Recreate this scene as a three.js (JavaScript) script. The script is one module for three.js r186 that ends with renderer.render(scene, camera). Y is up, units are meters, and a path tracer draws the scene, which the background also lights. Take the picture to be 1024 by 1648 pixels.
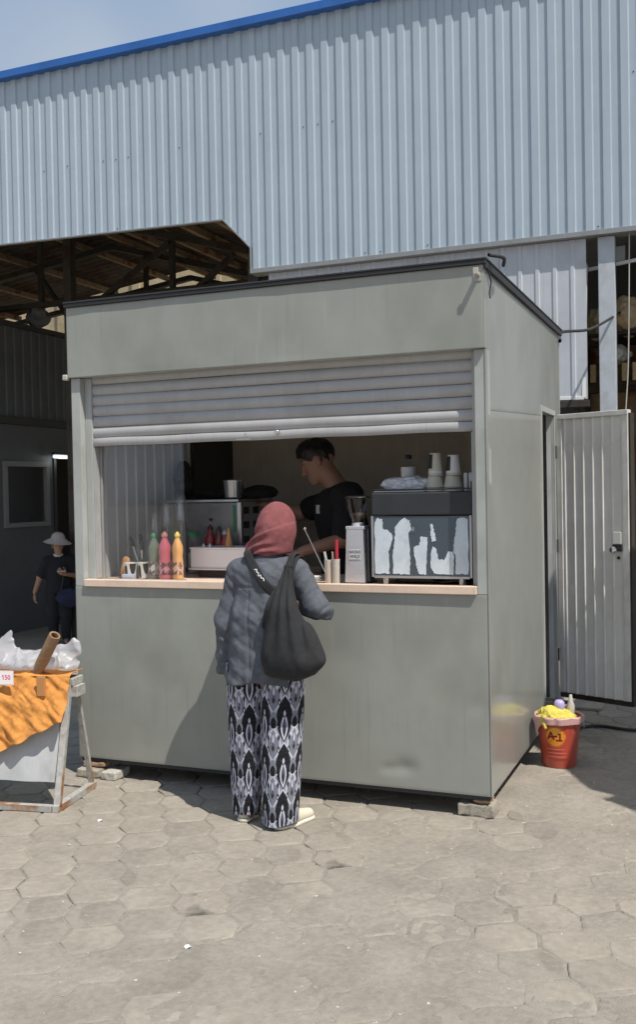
import * as THREE from 'three';
import { mergeGeometries, mergeVertices } from 'three/addons/utils/BufferGeometryUtils.js';
import { RoundedBoxGeometry } from 'three/addons/geometries/RoundedBoxGeometry.js';

// ---------------------------------------------------------------- camera, sky, sun, exposure
const scene = new THREE.Scene();
const camera = new THREE.PerspectiveCamera(54.45, 637 / 1024, 0.05, 400);
camera.rotation.order = 'YXZ';
camera.position.set(1.006, 1.525, 4.513);
camera.rotation.set(-0.0202, 0.3883, -0.019);

const renderer = new THREE.WebGLRenderer({ antialias: true });
renderer.toneMapping = THREE.LinearToneMapping;
renderer.toneMappingExposure = 1.0;
renderer.shadowMap.enabled = true;
renderer.setSize(637, 1024);

const SUN = new THREE.Vector3(0.52, 1, 0.285).normalize();
const sun = new THREE.DirectionalLight(new THREE.Color(1.0, 0.95, 0.865), 5.0);
sun.position.copy(SUN).multiplyScalar(30);
sun.castShadow = true;
sun.shadow.mapSize.set(4096, 4096);
Object.assign(sun.shadow.camera, { left: -14, right: 14, top: 14, bottom: -14, near: 1, far: 80 });
sun.shadow.bias = -0.0004;
scene.add(sun, sun.target);

// ---------------------------------------------------------------- noise and helpers
function rng(seed) { let a = seed >>> 0; return () => { a = (a + 0x6D2B79F5) | 0; let t = Math.imul(a ^ (a >>> 15), 1 | a); t = (t + Math.imul(t ^ (t >>> 7), 61 | t)) ^ t; return ((t ^ (t >>> 14)) >>> 0) / 4294967296; }; }
const rand = rng(7);
const hash3 = (x, y, z) => { let h = Math.imul(x, 374761393) ^ Math.imul(y, 668265263) ^ Math.imul(z, 2147483647 ^ 0x5bd1e995); h = Math.imul(h ^ (h >>> 13), 1274126177); return ((h ^ (h >>> 16)) >>> 0) / 4294967296; };
const sm = t => t * t * (3 - 2 * t);
const clamp = (x, a = 0, b = 1) => Math.min(b, Math.max(a, x));
const step01 = (a, b, x) => sm(clamp((x - a) / (b - a)));
const mix = (a, b, t) => a + (b - a) * t;
function noise3(x, y, z) {
  const xi = Math.floor(x), yi = Math.floor(y), zi = Math.floor(z); const u = sm(x - xi), v = sm(y - yi), w = sm(z - zi);
  const L = mix, h = hash3;
  return L(L(L(h(xi, yi, zi), h(xi + 1, yi, zi), u), L(h(xi, yi + 1, zi), h(xi + 1, yi + 1, zi), u), v),
    L(L(h(xi, yi, zi + 1), h(xi + 1, yi, zi + 1), u), L(h(xi, yi + 1, zi + 1), h(xi + 1, yi + 1, zi + 1), u), v), w);
}
const fbm3 = (x, y, z, o = 4) => { let s = 0, a = 0.5, n = 0; for (let i = 0; i < o; i++) { s += a * noise3(x, y, z); n += a; a *= 0.5; x *= 2.03; y *= 2.03; z *= 2.03; } return s / n; };
// tileable 2-d value noise
function tn(x, y, p, seed) { const xi = Math.floor(x), yi = Math.floor(y), u = sm(x - xi), v = sm(y - yi); const m = k => ((k % p) + p) % p; const h = (a, b) => hash3(m(a), m(b), seed); return mix(mix(h(xi, yi), h(xi + 1, yi), u), mix(h(xi, yi + 1), h(xi + 1, yi + 1), u), v); }
function tfbm(u, v, p, oct, seed) { let s = 0, a = 0.5, n = 0; for (let i = 0; i < oct; i++) { s += a * tn(u * p, v * p, p, seed + i); n += a; a *= 0.5; p *= 2; } return s / n; }
function dataTex(n, fn, srgb = true) {
  const d = new Uint8Array(n * n * 4);
  for (let j = 0; j < n; j++) for (let i = 0; i < n; i++) { const c = fn(i / n, j / n); const k = (j * n + i) * 4; for (let q = 0; q < 3; q++) d[k + q] = clamp(c[q] ?? c[0], 0, 1) * 255; d[k + 3] = 255; }
  const t = new THREE.DataTexture(d, n, n); t.wrapS = t.wrapT = THREE.RepeatWrapping; t.magFilter = THREE.LinearFilter; t.minFilter = THREE.LinearMipmapLinearFilter; t.generateMipmaps = true;
  if (srgb) t.colorSpace = THREE.SRGBColorSpace; t.needsUpdate = true; return t;
}
const rep = (t, sx, sy = sx) => { const c = t.clone(); c.repeat.set(1 / sx, 1 / sy); c.needsUpdate = true; return c; };

// ---------------------------------------------------------------- sky (pale, thin high cloud)
{
  const W = 256, H = 128, d = new Float32Array(W * H * 4);
  for (let j = 0; j < H; j++) for (let i = 0; i < W; i++) {
    const el = ((j + 0.5) / H - 0.5) * Math.PI, az = (i + 0.5) / W * 2 * Math.PI; const y = Math.sin(el), x = Math.cos(el) * Math.cos(az), z = Math.cos(el) * Math.sin(az);
    const h = clamp(y); const t = Math.pow(1 - h, 2.2);
    let c = [mix(0.30, 0.40, t), mix(0.41, 0.49, t), mix(0.58, 0.62, t)];
    const cl = step01(0.44, 0.72, fbm3(x / (h + 0.25) * 2.4 + 9, 3, z / (h + 0.25) * 1.6 + 4, 5)) * 0.8;
    c = [mix(c[0], 0.66, cl), mix(c[1], 0.68, cl), mix(c[2], 0.71, cl)];
    if (y < 0) c = [0.22, 0.21, 0.19];
    const k = (j * W + i) * 4; d[k] = c[0]; d[k + 1] = c[1]; d[k + 2] = c[2]; d[k + 3] = 1;
  }
  const sky = new THREE.DataTexture(d, W, H, THREE.RGBAFormat, THREE.FloatType); sky.mapping = THREE.EquirectangularReflectionMapping; sky.magFilter = sky.minFilter = THREE.LinearFilter; sky.wrapS = THREE.RepeatWrapping; sky.needsUpdate = true;
  scene.background = sky; scene.environment = sky;
}

// ---------------------------------------------------------------- geometry helpers
const V = (x, y, z) => new THREE.Vector3(x, y, z);
function flat(g) { if (g.index) g = g.toNonIndexed(); if (!g.attributes.normal) g.computeVertexNormals(); for (const k of Object.keys(g.attributes)) if (!['position', 'normal', 'uv'].includes(k)) g.deleteAttribute(k); if (!g.attributes.uv) g.setAttribute('uv', new THREE.BufferAttribute(new Float32Array(g.attributes.position.count * 2), 2)); g.morphAttributes = {}; return g; }
const merge = a => a.length === 1 ? a[0] : mergeGeometries(a.map(flat), false);
function triUV(g) {   // uv in metres from the dominant axis of every vertex normal
  const p = g.attributes.position, n = g.attributes.normal; const uv = new Float32Array(p.count * 2);
  for (let i = 0; i < p.count; i++) { const ax = Math.abs(n.getX(i)), ay = Math.abs(n.getY(i)), az = Math.abs(n.getZ(i)); const x = p.getX(i), y = p.getY(i), z = p.getZ(i); let a, b; if (ay >= ax && ay >= az) { a = x; b = z; } else if (ax >= az) { a = z; b = y; } else { a = x; b = y; } uv[2 * i] = a; uv[2 * i + 1] = b; }
  g.setAttribute('uv', new THREE.BufferAttribute(uv, 2)); return g;
}
const box = (x0, x1, y0, y1, z0, z1) => { const g = new THREE.BoxGeometry(x1 - x0, y1 - y0, z1 - z0); g.translate((x0 + x1) / 2, (y0 + y1) / 2, (z0 + z1) / 2); return g; };
const rbox = (x0, x1, y0, y1, z0, z1, r = 0.004, s = 2) => { const g = new RoundedBoxGeometry(x1 - x0, y1 - y0, z1 - z0, s, Math.min(r, (x1 - x0) / 2.01, (y1 - y0) / 2.01, (z1 - z0) / 2.01)); g.translate((x0 + x1) / 2, (y0 + y1) / 2, (z0 + z1) / 2); return g; };
function bar(a, b, w, h = w, round = 0) {   // beam of section w x h from a to b
  const d = b.clone().sub(a), L = d.length(); const g = round ? new THREE.CylinderGeometry(w / 2, h / 2, L, round) : new RoundedBoxGeometry(w, L, h, 1, Math.min(w, h) * 0.08);
  g.applyQuaternion(new THREE.Quaternion().setFromUnitVectors(V(0, 1, 0), d.normalize())); g.translate((a.x + b.x) / 2, (a.y + b.y) / 2, (a.z + b.z) / 2); return g;
}
const tube = (pts, r, seg = 24, rad = 8) => new THREE.TubeGeometry(new THREE.CatmullRomCurve3(pts), seg, r, rad, false);
const lathe = (pts, x = 0, y = 0, z = 0, seg = 28) => { const g = new THREE.LatheGeometry(pts.map(p => new THREE.Vector2(p[0], p[1])), seg); g.translate(x, y, z); return g; };
const cyl = (r0, r1, h, x, y, z, seg = 20) => { const g = new THREE.CylinderGeometry(r1, r0, h, seg); g.translate(x, y + h / 2, z); return g; };
function sheet(fn, nu, nv, th) {   // curved sheet with thickness; fn(u,v) -> Vector3
  const P = [], uv = []; const pos = [];
  for (let j = 0; j <= nv; j++) for (let i = 0; i <= nu; i++) P.push(fn(i / nu, j / nv));
  const id = (i, j) => j * (nu + 1) + i, N = P.length; const nr = P.map(() => V(0, 0, 0)); const idx = [];
  for (let j = 0; j < nv; j++) for (let i = 0; i < nu; i++) { const a = id(i, j), b = id(i + 1, j), c = id(i + 1, j + 1), d = id(i, j + 1); idx.push(a, b, c, a, c, d); }
  for (let k = 0; k < idx.length; k += 3) { const [a, b, c] = [P[idx[k]], P[idx[k + 1]], P[idx[k + 2]]]; const n = b.clone().sub(a).cross(c.clone().sub(a)); for (let q = 0; q < 3; q++) nr[idx[k + q]].add(n); }
  nr.forEach(n => n.normalize());
  for (const s of [1, -1]) for (let k = 0; k < N; k++) { const q = P[k].clone().addScaledVector(nr[k], s * th / 2); pos.push(q.x, q.y, q.z); uv.push((k % (nu + 1)) / nu, Math.floor(k / (nu + 1)) / nv); }
  const all = [...idx]; for (let k = 0; k < idx.length; k += 3) all.push(idx[k] + N, idx[k + 2] + N, idx[k + 1] + N);
  const rim = []; for (let i = 0; i < nu; i++) rim.push([id(i, 0), id(i + 1, 0)]); for (let j = 0; j < nv; j++) rim.push([id(nu, j), id(nu, j + 1)]); for (let i = nu; i > 0; i--) rim.push([id(i, nv), id(i - 1, nv)]); for (let j = nv; j > 0; j--) rim.push([id(0, j), id(0, j - 1)]);
  for (const [a, b] of rim) all.push(a, a + N, b + N, a, b + N, b);
  const g = new THREE.BufferGeometry(); g.setAttribute('position', new THREE.Float32BufferAttribute(pos, 3)); g.setAttribute('uv', new THREE.Float32BufferAttribute(uv, 2)); g.setIndex(all); g.computeVertexNormals(); return g;
}
// naive surface nets over a distance field
function nets(f, mn, mx, c) {
  const nx = Math.ceil((mx[0] - mn[0]) / c) + 1, ny = Math.ceil((mx[1] - mn[1]) / c) + 1, nz = Math.ceil((mx[2] - mn[2]) / c) + 1;
  const F = new Float32Array(nx * ny * nz); const id = (i, j, k) => (k * ny + j) * nx + i;
  for (let k = 0; k < nz; k++) for (let j = 0; j < ny; j++) for (let i = 0; i < nx; i++) F[id(i, j, k)] = f(mn[0] + i * c, mn[1] + j * c, mn[2] + k * c);
  const vid = new Int32Array(nx * ny * nz).fill(-1); const pos = [], nor = [], idx = [];
  const E = [[0, 1], [2, 3], [4, 5], [6, 7], [0, 2], [1, 3], [4, 6], [5, 7], [0, 4], [1, 5], [2, 6], [3, 7]];
  for (let k = 0; k < nz - 1; k++) for (let j = 0; j < ny - 1; j++) for (let i = 0; i < nx - 1; i++) {
    const v = []; let m = 0; for (let q = 0; q < 8; q++) { v[q] = F[id(i + (q & 1), j + ((q >> 1) & 1), k + (q >> 2))]; if (v[q] < 0) m++; }
    if (m === 0 || m === 8) continue;
    let x = 0, y = 0, z = 0, n = 0;
    for (const [a, b] of E) { if ((v[a] < 0) === (v[b] < 0)) continue; const t = v[a] / (v[a] - v[b]); x += mix(a & 1, b & 1, t); y += mix((a >> 1) & 1, (b >> 1) & 1, t); z += mix(a >> 2, b >> 2, t); n++; }
    vid[id(i, j, k)] = pos.length / 3; const X = mn[0] + (i + x / n) * c, Y = mn[1] + (j + y / n) * c, Z = mn[2] + (k + z / n) * c; pos.push(X, Y, Z);
    const e = c * 0.5; const g = V(f(X + e, Y, Z) - f(X - e, Y, Z), f(X, Y + e, Z) - f(X, Y - e, Z), f(X, Y, Z + e) - f(X, Y, Z - e)).normalize(); nor.push(g.x, g.y, g.z);
  }
  const quad = (a, b, cc, d, fl) => { if (a < 0 || b < 0 || cc < 0 || d < 0) return; fl ? idx.push(a, b, cc, a, cc, d) : idx.push(a, cc, b, a, d, cc); };
  for (let k = 1; k < nz - 1; k++) for (let j = 1; j < ny - 1; j++) for (let i = 1; i < nx - 1; i++) {
    const s = F[id(i, j, k)] < 0;
    if (s !== (F[id(i + 1, j, k)] < 0)) quad(vid[id(i, j - 1, k - 1)], vid[id(i, j, k - 1)], vid[id(i, j, k)], vid[id(i, j - 1, k)], s);
    if (s !== (F[id(i, j + 1, k)] < 0)) quad(vid[id(i - 1, j, k - 1)], vid[id(i - 1, j, k)], vid[id(i, j, k)], vid[id(i, j, k - 1)], s);
    if (s !== (F[id(i, j, k + 1)] < 0)) quad(vid[id(i - 1, j - 1, k)], vid[id(i, j - 1, k)], vid[id(i, j, k)], vid[id(i - 1, j, k)], s);
  }
  const g = new THREE.BufferGeometry(); g.setAttribute('position', new THREE.Float32BufferAttribute(pos, 3)); g.setAttribute('normal', new THREE.Float32BufferAttribute(nor, 3)); g.setIndex(idx); return g;
}
const smin = (a, b, k) => { const h = clamp(0.5 + 0.5 * (b - a) / k); return mix(b, a, h) - k * h * (1 - h); };
const smax = (a, b, k) => -smin(-a, -b, k);
function capD(x, y, z, a, b, ra, rb_, fx = 1, fz = 1) { const bx = b[0] - a[0], by = b[1] - a[1], bz = b[2] - a[2]; const px = x - a[0], py = y - a[1], pz = z - a[2]; const t = clamp((px * bx + py * by + pz * bz) / (bx * bx + by * by + bz * bz + 1e-9)); const dx = (px - bx * t) / fx, dy = py - by * t, dz = (pz - bz * t) / fz; return Math.sqrt(dx * dx + dy * dy + dz * dz) - mix(ra, rb_, t); }
const ellD = (x, y, z, c, r) => { const dx = (x - c[0]) / r[0], dy = (y - c[1]) / r[1], dz = (z - c[2]) / r[2]; const k = Math.sqrt(dx * dx + dy * dy + dz * dz); return (k - 1) * Math.min(r[0], r[1], r[2]); };
function bones(list, k) { return (x, y, z) => { let d = 1e3; for (const [a, b, ra, rb_, fx, fz] of list) d = smin(d, capD(x, y, z, a, b, ra, rb_, fx, fz), k); return d; }; }
function bbox(list, pad) { const mn = [1e9, 1e9, 1e9], mx = [-1e9, -1e9, -1e9]; for (const [a, b, ra, rb_] of list) for (const p of [a, b]) for (let q = 0; q < 3; q++) { mn[q] = Math.min(mn[q], p[q] - Math.max(ra, rb_) * 1.5 - pad); mx[q] = Math.max(mx[q], p[q] + Math.max(ra, rb_) * 1.5 + pad); } return [mn, mx]; }

// ---------------------------------------------------------------- objects
const used = {};
function numbered(n) { if (!(n in used)) { used[n] = 0; return n; } used[n]++; return n + '_' + String(used[n]).padStart(3, '0'); }
function tag(o, label, category, group) { o.userData = { label, category }; if (group) o.userData.group = group; return o; }
function thing(name, label, category, base = [0, 0, 0], group, turn = 0) { const g = new THREE.Group(); g.name = numbered(name); g.position.set(...base); g.rotation.y = turn; g.userData = { label, category }; if (group) g.userData.group = group; scene.add(g); return g; }
function prep(geo, keepUV) { if (Array.isArray(geo)) geo = merge(geo); if (!keepUV) { geo = flat(geo); triUV(geo); } return geo; }
// part given in world coordinates under an unturned thing (or in the thing's own coordinates with local)
function part(parent, name, geo, mat, o = {}) {
  geo = prep(geo, o.keepUV); if (!o.local) { let b = parent, x = 0, y = 0, z = 0; while (b && b !== scene) { x += b.position.x; y += b.position.y; z += b.position.z; b = b.parent; } geo.translate(-x, -y, -z); }
  const m = new THREE.Mesh(geo, mat); m.name = name; m.castShadow = m.receiveShadow = true; parent.add(m); if (o.label) m.userData.label = o.label; if (o.kind) m.userData.kind = o.kind; return m;
}
function single(name, geo, mat, label, category, group, base, o = {}) { geo = prep(geo, o.keepUV); const m = new THREE.Mesh(geo, mat); if (base) { if (!o.local) geo.translate(-base[0], -base[1], -base[2]); m.position.set(...base); } m.name = numbered(name); m.castShadow = m.receiveShadow = true; scene.add(m); if (o.turn) m.rotation.y = o.turn; return tag(m, label, category, group); }
function struct(name, geo, mat, o = {}) { const m = new THREE.Mesh(prep(geo, o.keepUV), mat); m.name = name; m.userData.kind = 'structure'; m.castShadow = m.receiveShadow = true; scene.add(m); return m; }

// ---------------------------------------------------------------- materials
const lin = (r, g, b) => new THREE.Color().setRGB(r, g, b);
const std = (c, rough = 0.8, o = {}) => new THREE.MeshStandardMaterial({ color: Array.isArray(c) ? lin(...c) : c, roughness: rough, ...o });
const phys = (c, rough = 0.5, o = {}) => new THREE.MeshPhysicalMaterial({ color: Array.isArray(c) ? lin(...c) : c, roughness: rough, ...o });
const T = {};
T.concrete = dataTex(1024, (u, v) => { const a = tfbm(u, v, 4, 6, 11), b = tfbm(u, v, 48, 3, 31), s = tn(u * 256, v * 256, 256, 5); let k = 0.89 + (a - 0.5) * 0.20 + (b - 0.5) * 0.13; if (s > 0.93) k -= 0.16 * (s - 0.93) / 0.07; if (s < 0.05) k += 0.10; const st = step01(0.62, 0.75, tfbm(u, v, 6, 5, 77)); k -= st * 0.04; return [k, k * (0.985 - st * 0.004), k * (0.955 - st * 0.012)]; });
T.stain = dataTex(256, (u, v) => { const a = tfbm(u, v, 3, 5, 211); const k = 0.95 - 0.42 * step01(0.48, 0.72, a) + (tfbm(u, v, 32, 2, 212) - 0.5) * 0.1; return [k, k * 0.985, k * 0.96]; });
T.concreteB = dataTex(512, (u, v) => [tfbm(u, v, 32, 4, 3) * 0.7 + tfbm(u, v, 6, 3, 8) * 0.3], false);
T.paint = dataTex(512, (u, v) => { const a = tfbm(u, v, 3, 5, 21), b = tfbm(u, v, 20, 4, 41); const st = step01(0.60, 0.78, tfbm(u, v * 0.5, 4, 5, 51)); const vs = tn(u * 64, v * 4, 64, 301) * 0.6 + tn(u * 128, v * 8, 128, 302) * 0.4, sc = step01(0.72, 0.9, vs) * step01(0.45, 0.7, tfbm(u, v, 4, 3, 303)); const k = 0.93 + (a - 0.5) * 0.12 + (b - 0.5) * 0.05 - st * 0.05 + sc * 0.05 - step01(0.28, 0.12, vs) * 0.03; return [k, k, k - st * 0.012]; });
T.clean = dataTex(512, (u, v) => { const k = 0.93 + (tfbm(u, v, 3, 4, 521) - 0.5) * 0.05 + (tfbm(u, v, 30, 3, 541) - 0.5) * 0.025 + (tn(u * 96, v * 2, 96, 551) - 0.5) * 0.02; return [k, k, k]; });
T.wave = dataTex(256, (u, v) => [tfbm(u, v, 3, 2, 61)], false);
T.rough = dataTex(256, (u, v) => { const k = 0.75 + (tfbm(u, v, 6, 5, 71) - 0.5) * 0.5; return [k, k, k]; }, false);
T.cloth = dataTex(256, (u, v) => { const w = 0.5 + 0.5 * Math.sin(u * 2 * Math.PI * 64) * Math.sin(v * 2 * Math.PI * 64); const k = 0.86 + 0.08 * w + (tfbm(u, v, 8, 4, 91) - 0.5) * 0.22; return [k, k, k]; });
T.clothB = dataTex(256, (u, v) => [0.5 + 0.2 * Math.sin(u * 2 * Math.PI * 64) * Math.sin(v * 2 * Math.PI * 64) + (tfbm(u, v, 6, 4, 95) - 0.5) * 0.8], false);
T.blot = dataTex(128, (u, v) => { const a = step01(0.45, 0.6, tfbm(u, v, 6, 3, 611)); return [mix(1, 0.55, a), mix(1, 0.35, a), mix(1, 0.4, a)]; });
T.wood = dataTex(512, (u, v) => { const g = tn(u * 6, v * 90, 90, 15) * 0.5 + tfbm(u, v, 24, 3, 16) * 0.5; const k = 0.8 + (g - 0.5) * 0.35; return [k, k * 0.97, k * 0.93]; });
T.rust = dataTex(512, (u, v) => { const a = tfbm(u, v, 5, 6, 25), r = step01(0.5, 0.7, a); const b = 0.9 + (tfbm(u, v, 40, 3, 26) - 0.5) * 0.25; return [b * mix(1, 0.85, r), b * mix(1, 0.62, r), b * mix(1, 0.45, r)]; });

const M = {};
M.paver = [[0.372, 0.343, 0.308], [0.364, 0.336, 0.302], [0.381, 0.351, 0.315], [0.368, 0.338, 0.302]].map((c, i) => std(c, 0.93, { map: rep(T.concrete, 0.9 + 0.1 * i), bumpMap: rep(T.concreteB, 0.25), bumpScale: 0.0016 }));
M.paverStained = std([0.33, 0.30, 0.265], 0.9, { map: rep(T.stain, 0.45), bumpMap: rep(T.concreteB, 0.25), bumpScale: 0.0016 });
M.sand = std([0.356, 0.329, 0.297], 0.97, { map: rep(T.concrete, 0.85), bumpMap: rep(T.concreteB, 0.12), bumpScale: 0.003 });
M.ground = std([0.36, 0.33, 0.29], 0.96, { map: rep(T.concrete, 2.3), bumpMap: rep(T.concreteB, 0.4), bumpScale: 0.004 });
const kioskOpt = { map: rep(T.paint, 1.6), bumpMap: rep(T.wave, 1.3), bumpScale: 0.006 };
const kioskPaint = [0.345, 0.355, 0.322];
M.kiosk = phys(kioskPaint, 0.42, { ...kioskOpt, clearcoat: 0.3, clearcoatRoughness: 0.3 });
M.kioskSide = phys(kioskPaint, 0.36, { ...kioskOpt, bumpScale: 0.004, clearcoat: 0.8, clearcoatRoughness: 0.2 });
M.jamb = std([0.46, 0.475, 0.455], 0.5, { map: rep(T.paint, 0.9) });
M.blackTrim = std([0.035, 0.037, 0.042], 0.6, { map: rep(T.paint, 0.5) });
M.shutter = std([0.475, 0.47, 0.475], 0.45, { map: rep(T.paint, 0.8), metalness: 0.1 });
M.counter = std([0.86, 0.66, 0.52], 0.5, { map: rep(T.paint, 0.5, 0.2) });
M.innerWall = std([0.62, 0.635, 0.655], 0.5, { map: rep(T.paint, 1.1) });
M.backWall = std([0.72, 0.64, 0.53], 0.75, { map: rep(T.paint, 1.2) });
M.darkPanel = std([0.045, 0.045, 0.043], 0.6);
M.dark = std([0.02, 0.02, 0.02], 0.8);
M.wall = std([0.375, 0.43, 0.505], 0.42, { map: rep(T.paint, 2.4), metalness: 0.1 });
M.wallOld = std([0.58, 0.61, 0.66], 0.5, { map: rep(T.paint, 1.5) });
M.blue = std([0.03, 0.15, 0.50], 0.4, { map: rep(T.paint, 1.2) });
M.flash = std([0.30, 0.31, 0.32], 0.5, { map: rep(T.paint, 0.7) });
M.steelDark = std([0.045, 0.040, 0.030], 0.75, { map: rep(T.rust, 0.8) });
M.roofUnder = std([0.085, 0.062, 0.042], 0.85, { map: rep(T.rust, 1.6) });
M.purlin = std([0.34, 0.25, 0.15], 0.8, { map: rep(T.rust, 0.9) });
M.postGrey = std([0.54, 0.58, 0.63], 0.5, { map: rep(T.paint, 0.6) });
M.white = std([0.74, 0.74, 0.73], 0.5);
M.whiteDirty = std([0.62, 0.61, 0.58], 0.7, { map: rep(T.concrete, 0.5) });
M.beige = std([0.55, 0.46, 0.31], 0.9, { map: rep(T.concrete, 3) });
M.cabin = std([0.115, 0.122, 0.125], 0.55, { map: rep(T.paint, 1.2) });
M.cabinFrame = std([0.22, 0.22, 0.21], 0.5);
M.door = std([0.88, 0.865, 0.835], 0.42, { map: rep(T.paint, 0.9), bumpMap: rep(T.wave, 0.9), bumpScale: 0.003 });
M.doorFrame = std([0.78, 0.77, 0.75], 0.45, { map: rep(T.paint, 0.5) });
M.chrome = std([0.72, 0.72, 0.72], 0.18, { metalness: 1 });
M.steel = std([0.50, 0.50, 0.51], 0.3, { metalness: 0.85, roughnessMap: rep(T.rough, 0.3) });
M.galv = std([0.46, 0.46, 0.45], 0.45, { metalness: 0.4, map: rep(T.paint, 0.3) });
M.blackPlastic = std([0.018, 0.018, 0.020], 0.4);
M.brick = std([0.50, 0.34, 0.24], 0.92, { map: rep(T.concrete, 0.2), bumpMap: rep(T.concreteB, 0.1), bumpScale: 0.003 });
M.block = std([0.47, 0.44, 0.39], 0.95, { map: rep(T.concrete, 0.3), bumpMap: rep(T.concreteB, 0.1), bumpScale: 0.004 });
M.glass = phys([1, 1, 1], 0.02, { transmission: 1, thickness: 0, ior: 1.5 });
M.clear = phys([0.98, 0.985, 0.99], 0.05, { transmission: 1, thickness: 0, ior: 1.4 });
M.skin = std([0.36, 0.20, 0.135], 0.55);
M.skinDark = std([0.27, 0.145, 0.095], 0.55);
M.hair = std([0.008, 0.007, 0.007], 0.5);
const clothMat = (c, o = {}) => std(c, 0.92, { map: rep(T.cloth, 0.12), bumpMap: rep(T.clothB, 0.12), bumpScale: 0.0012, ...o });

// ================================================================ GROUND
{
  // one sheet to the horizon; the floor of the shed behind the left side lies lower
  const g = new THREE.PlaneGeometry(240, 240, 240, 240); g.rotateX(-Math.PI / 2); const p = g.attributes.position;
  for (let i = 0; i < p.count; i++) { const x = p.getX(i), z = p.getZ(i); p.setY(i, -0.03 - 0.5 * step01(-3.2, -5.4, z) * step01(-3.4, -5, x)); }
  g.computeVertexNormals(); struct('ground', g, M.ground);
}
const pavement = new THREE.Group(); pavement.name = 'pavement'; pavement.userData.kind = 'structure'; scene.add(pavement);
{
  const PW = 0.197, PH = 0.212, ZG = 0.036, ang = 0.583, cx = -0.918, cz = 1.475;   // column pitch, row pitch and point depth of the broad hexagonal pavers, direction of their columns
  const dc = V(-Math.sin(ang), 0, -Math.cos(ang)), dr = V(Math.cos(ang), 0, -Math.sin(ang));
  // how full of dust the joints are: nearly level on the right, open in places on the left
  const fill = (x, z) => { const right = step01(-1.1, 0.3, x + 0.25 * z); const n = fbm3(x * 2.3 + 5, 1, z * 2.3, 4); const n2 = fbm3(x * 0.9, 7, z * 0.9 + 3, 3); return -0.0056 + 0.0076 * right + (n - 0.5) * 0.012 + (n2 - 0.5) * 0.006; };
  const centres = (x, z) => { const X = x - cx, Z = z - cz; const u = (X * dr.x + Z * dr.z) / PW, v = (X * dc.x + Z * dc.z) / PH; let f1 = 9, f2 = 9; for (let i = Math.floor(u) - 1; i <= Math.floor(u) + 2; i++) { const off = (((i % 2) + 2) % 2) * 0.5; for (let j = Math.floor(v - off) - 1; j <= Math.floor(v - off) + 2; j++) { const d = Math.hypot((u - i) * PW, (v - j - off) * PH); if (d < f1) { f2 = f1; f1 = d; } else if (d < f2) f2 = d; } } return f2 - f1; };
  const sandSheet = (w, d, mx, mz, nx, nz, drop) => {
    const g = new THREE.PlaneGeometry(w, d, nx, nz); g.rotateX(-Math.PI / 2); g.translate(mx, 0, mz); const p = g.attributes.position;
    for (let i = 0; i < p.count; i++) { const x = p.getX(i), z = p.getZ(i); let y = Math.min(0.0022, fill(x, z)) + (fbm3(x * 26, 2, z * 26, 3) - 0.5) * 0.0026;
      if (!drop) { const wx = x + (fbm3(x * 7, 11, z * 7, 3) - 0.5) * 0.09, wz = z + (fbm3(x * 7, 31, z * 7, 3) - 0.5) * 0.09; const e = centres(wx, wz), m = step01(0.42, 0.62, fbm3(x * 3.1 + 2, 21, z * 3.1, 3)); y -= 0.0085 * Math.exp(-((e / 0.009) ** 2)) * m; const m2 = step01(0.60, 0.68, fbm3(x * 5 + 9, 41, z * 5, 4)); y += 0.0014 * m2 * fbm3(x * 60, 5, z * 60, 2); }
      p.setY(i, y - (drop || 0)); }
    g.computeVertexNormals(); const m = new THREE.Mesh(flat(triUV(flat(g))), M.sand); m.name = 'joint_sand'; m.userData.kind = 'stuff'; m.receiveShadow = true; pavement.add(m);
  };
  sandSheet(3.9, 4.4, -0.55, 0.5, 390, 440, 0); sandSheet(6.6, 7.0, -1.1, -0.35, 130, 140, 0.0045);
  // four worn variants of one paver
  const variants = []; const R2 = rng(91);
  for (let q = 0; q < 6; q++) {
    const rings = [[0.003, -0.03], [0.003, -0.006], [0.0055 + R2() * 0.002, -0.0016], [0.013, 0.0004]]; const pos = [], idx = []; const jit = [];
    const nseg = 12; const C = g0 => { const h = PH / 2 - g0, a = (PW - ZG) / 2 - g0 * 0.85, b = (PW + ZG) / 2 - g0; return [[b, 0], [a, h], [-a, h], [-b, 0], [-a, -h], [a, -h]]; };
    for (let i = 0; i < nseg; i++) jit.push((R2() - 0.5) * 0.006);
    for (let k = 0; k < rings.length; k++) for (let i = 0; i < nseg; i++) { const q0 = C(rings[k][0] + (k > 0 ? jit[i] * (k / 3) : 0)); const A = q0[i >> 1], B = q0[((i >> 1) + 1) % 6]; const t = i % 2 ? 0.5 : 0.02; pos.push(mix(A[0], B[0], t), rings[k][1], mix(A[1], B[1], t)); }
    pos.push(0, 0.0008, 0); const c = rings.length * nseg;
    for (let k = 0; k < rings.length - 1; k++) for (let i = 0; i < nseg; i++) { const a = k * nseg + i, b = k * nseg + (i + 1) % nseg; idx.push(a, a + nseg, b, b, a + nseg, b + nseg); }
    for (let i = 0; i < nseg; i++) idx.push((rings.length - 1) * nseg + i, c, (rings.length - 1) * nseg + (i + 1) % nseg);
    const pg = new THREE.BufferGeometry(); pg.setAttribute('position', new THREE.Float32BufferAttribute(pos, 3)); pg.setIndex(idx); pg.computeVertexNormals();
    const uv = []; const ox = R2() * 5, oz = R2() * 5; for (let i = 0; i < pos.length; i += 3) uv.push(pos[i] + ox, pos[i + 2] + oz); pg.setAttribute('uv', new THREE.Float32BufferAttribute(uv, 2)); variants.push(pg);
  }
  const all = [];
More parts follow.
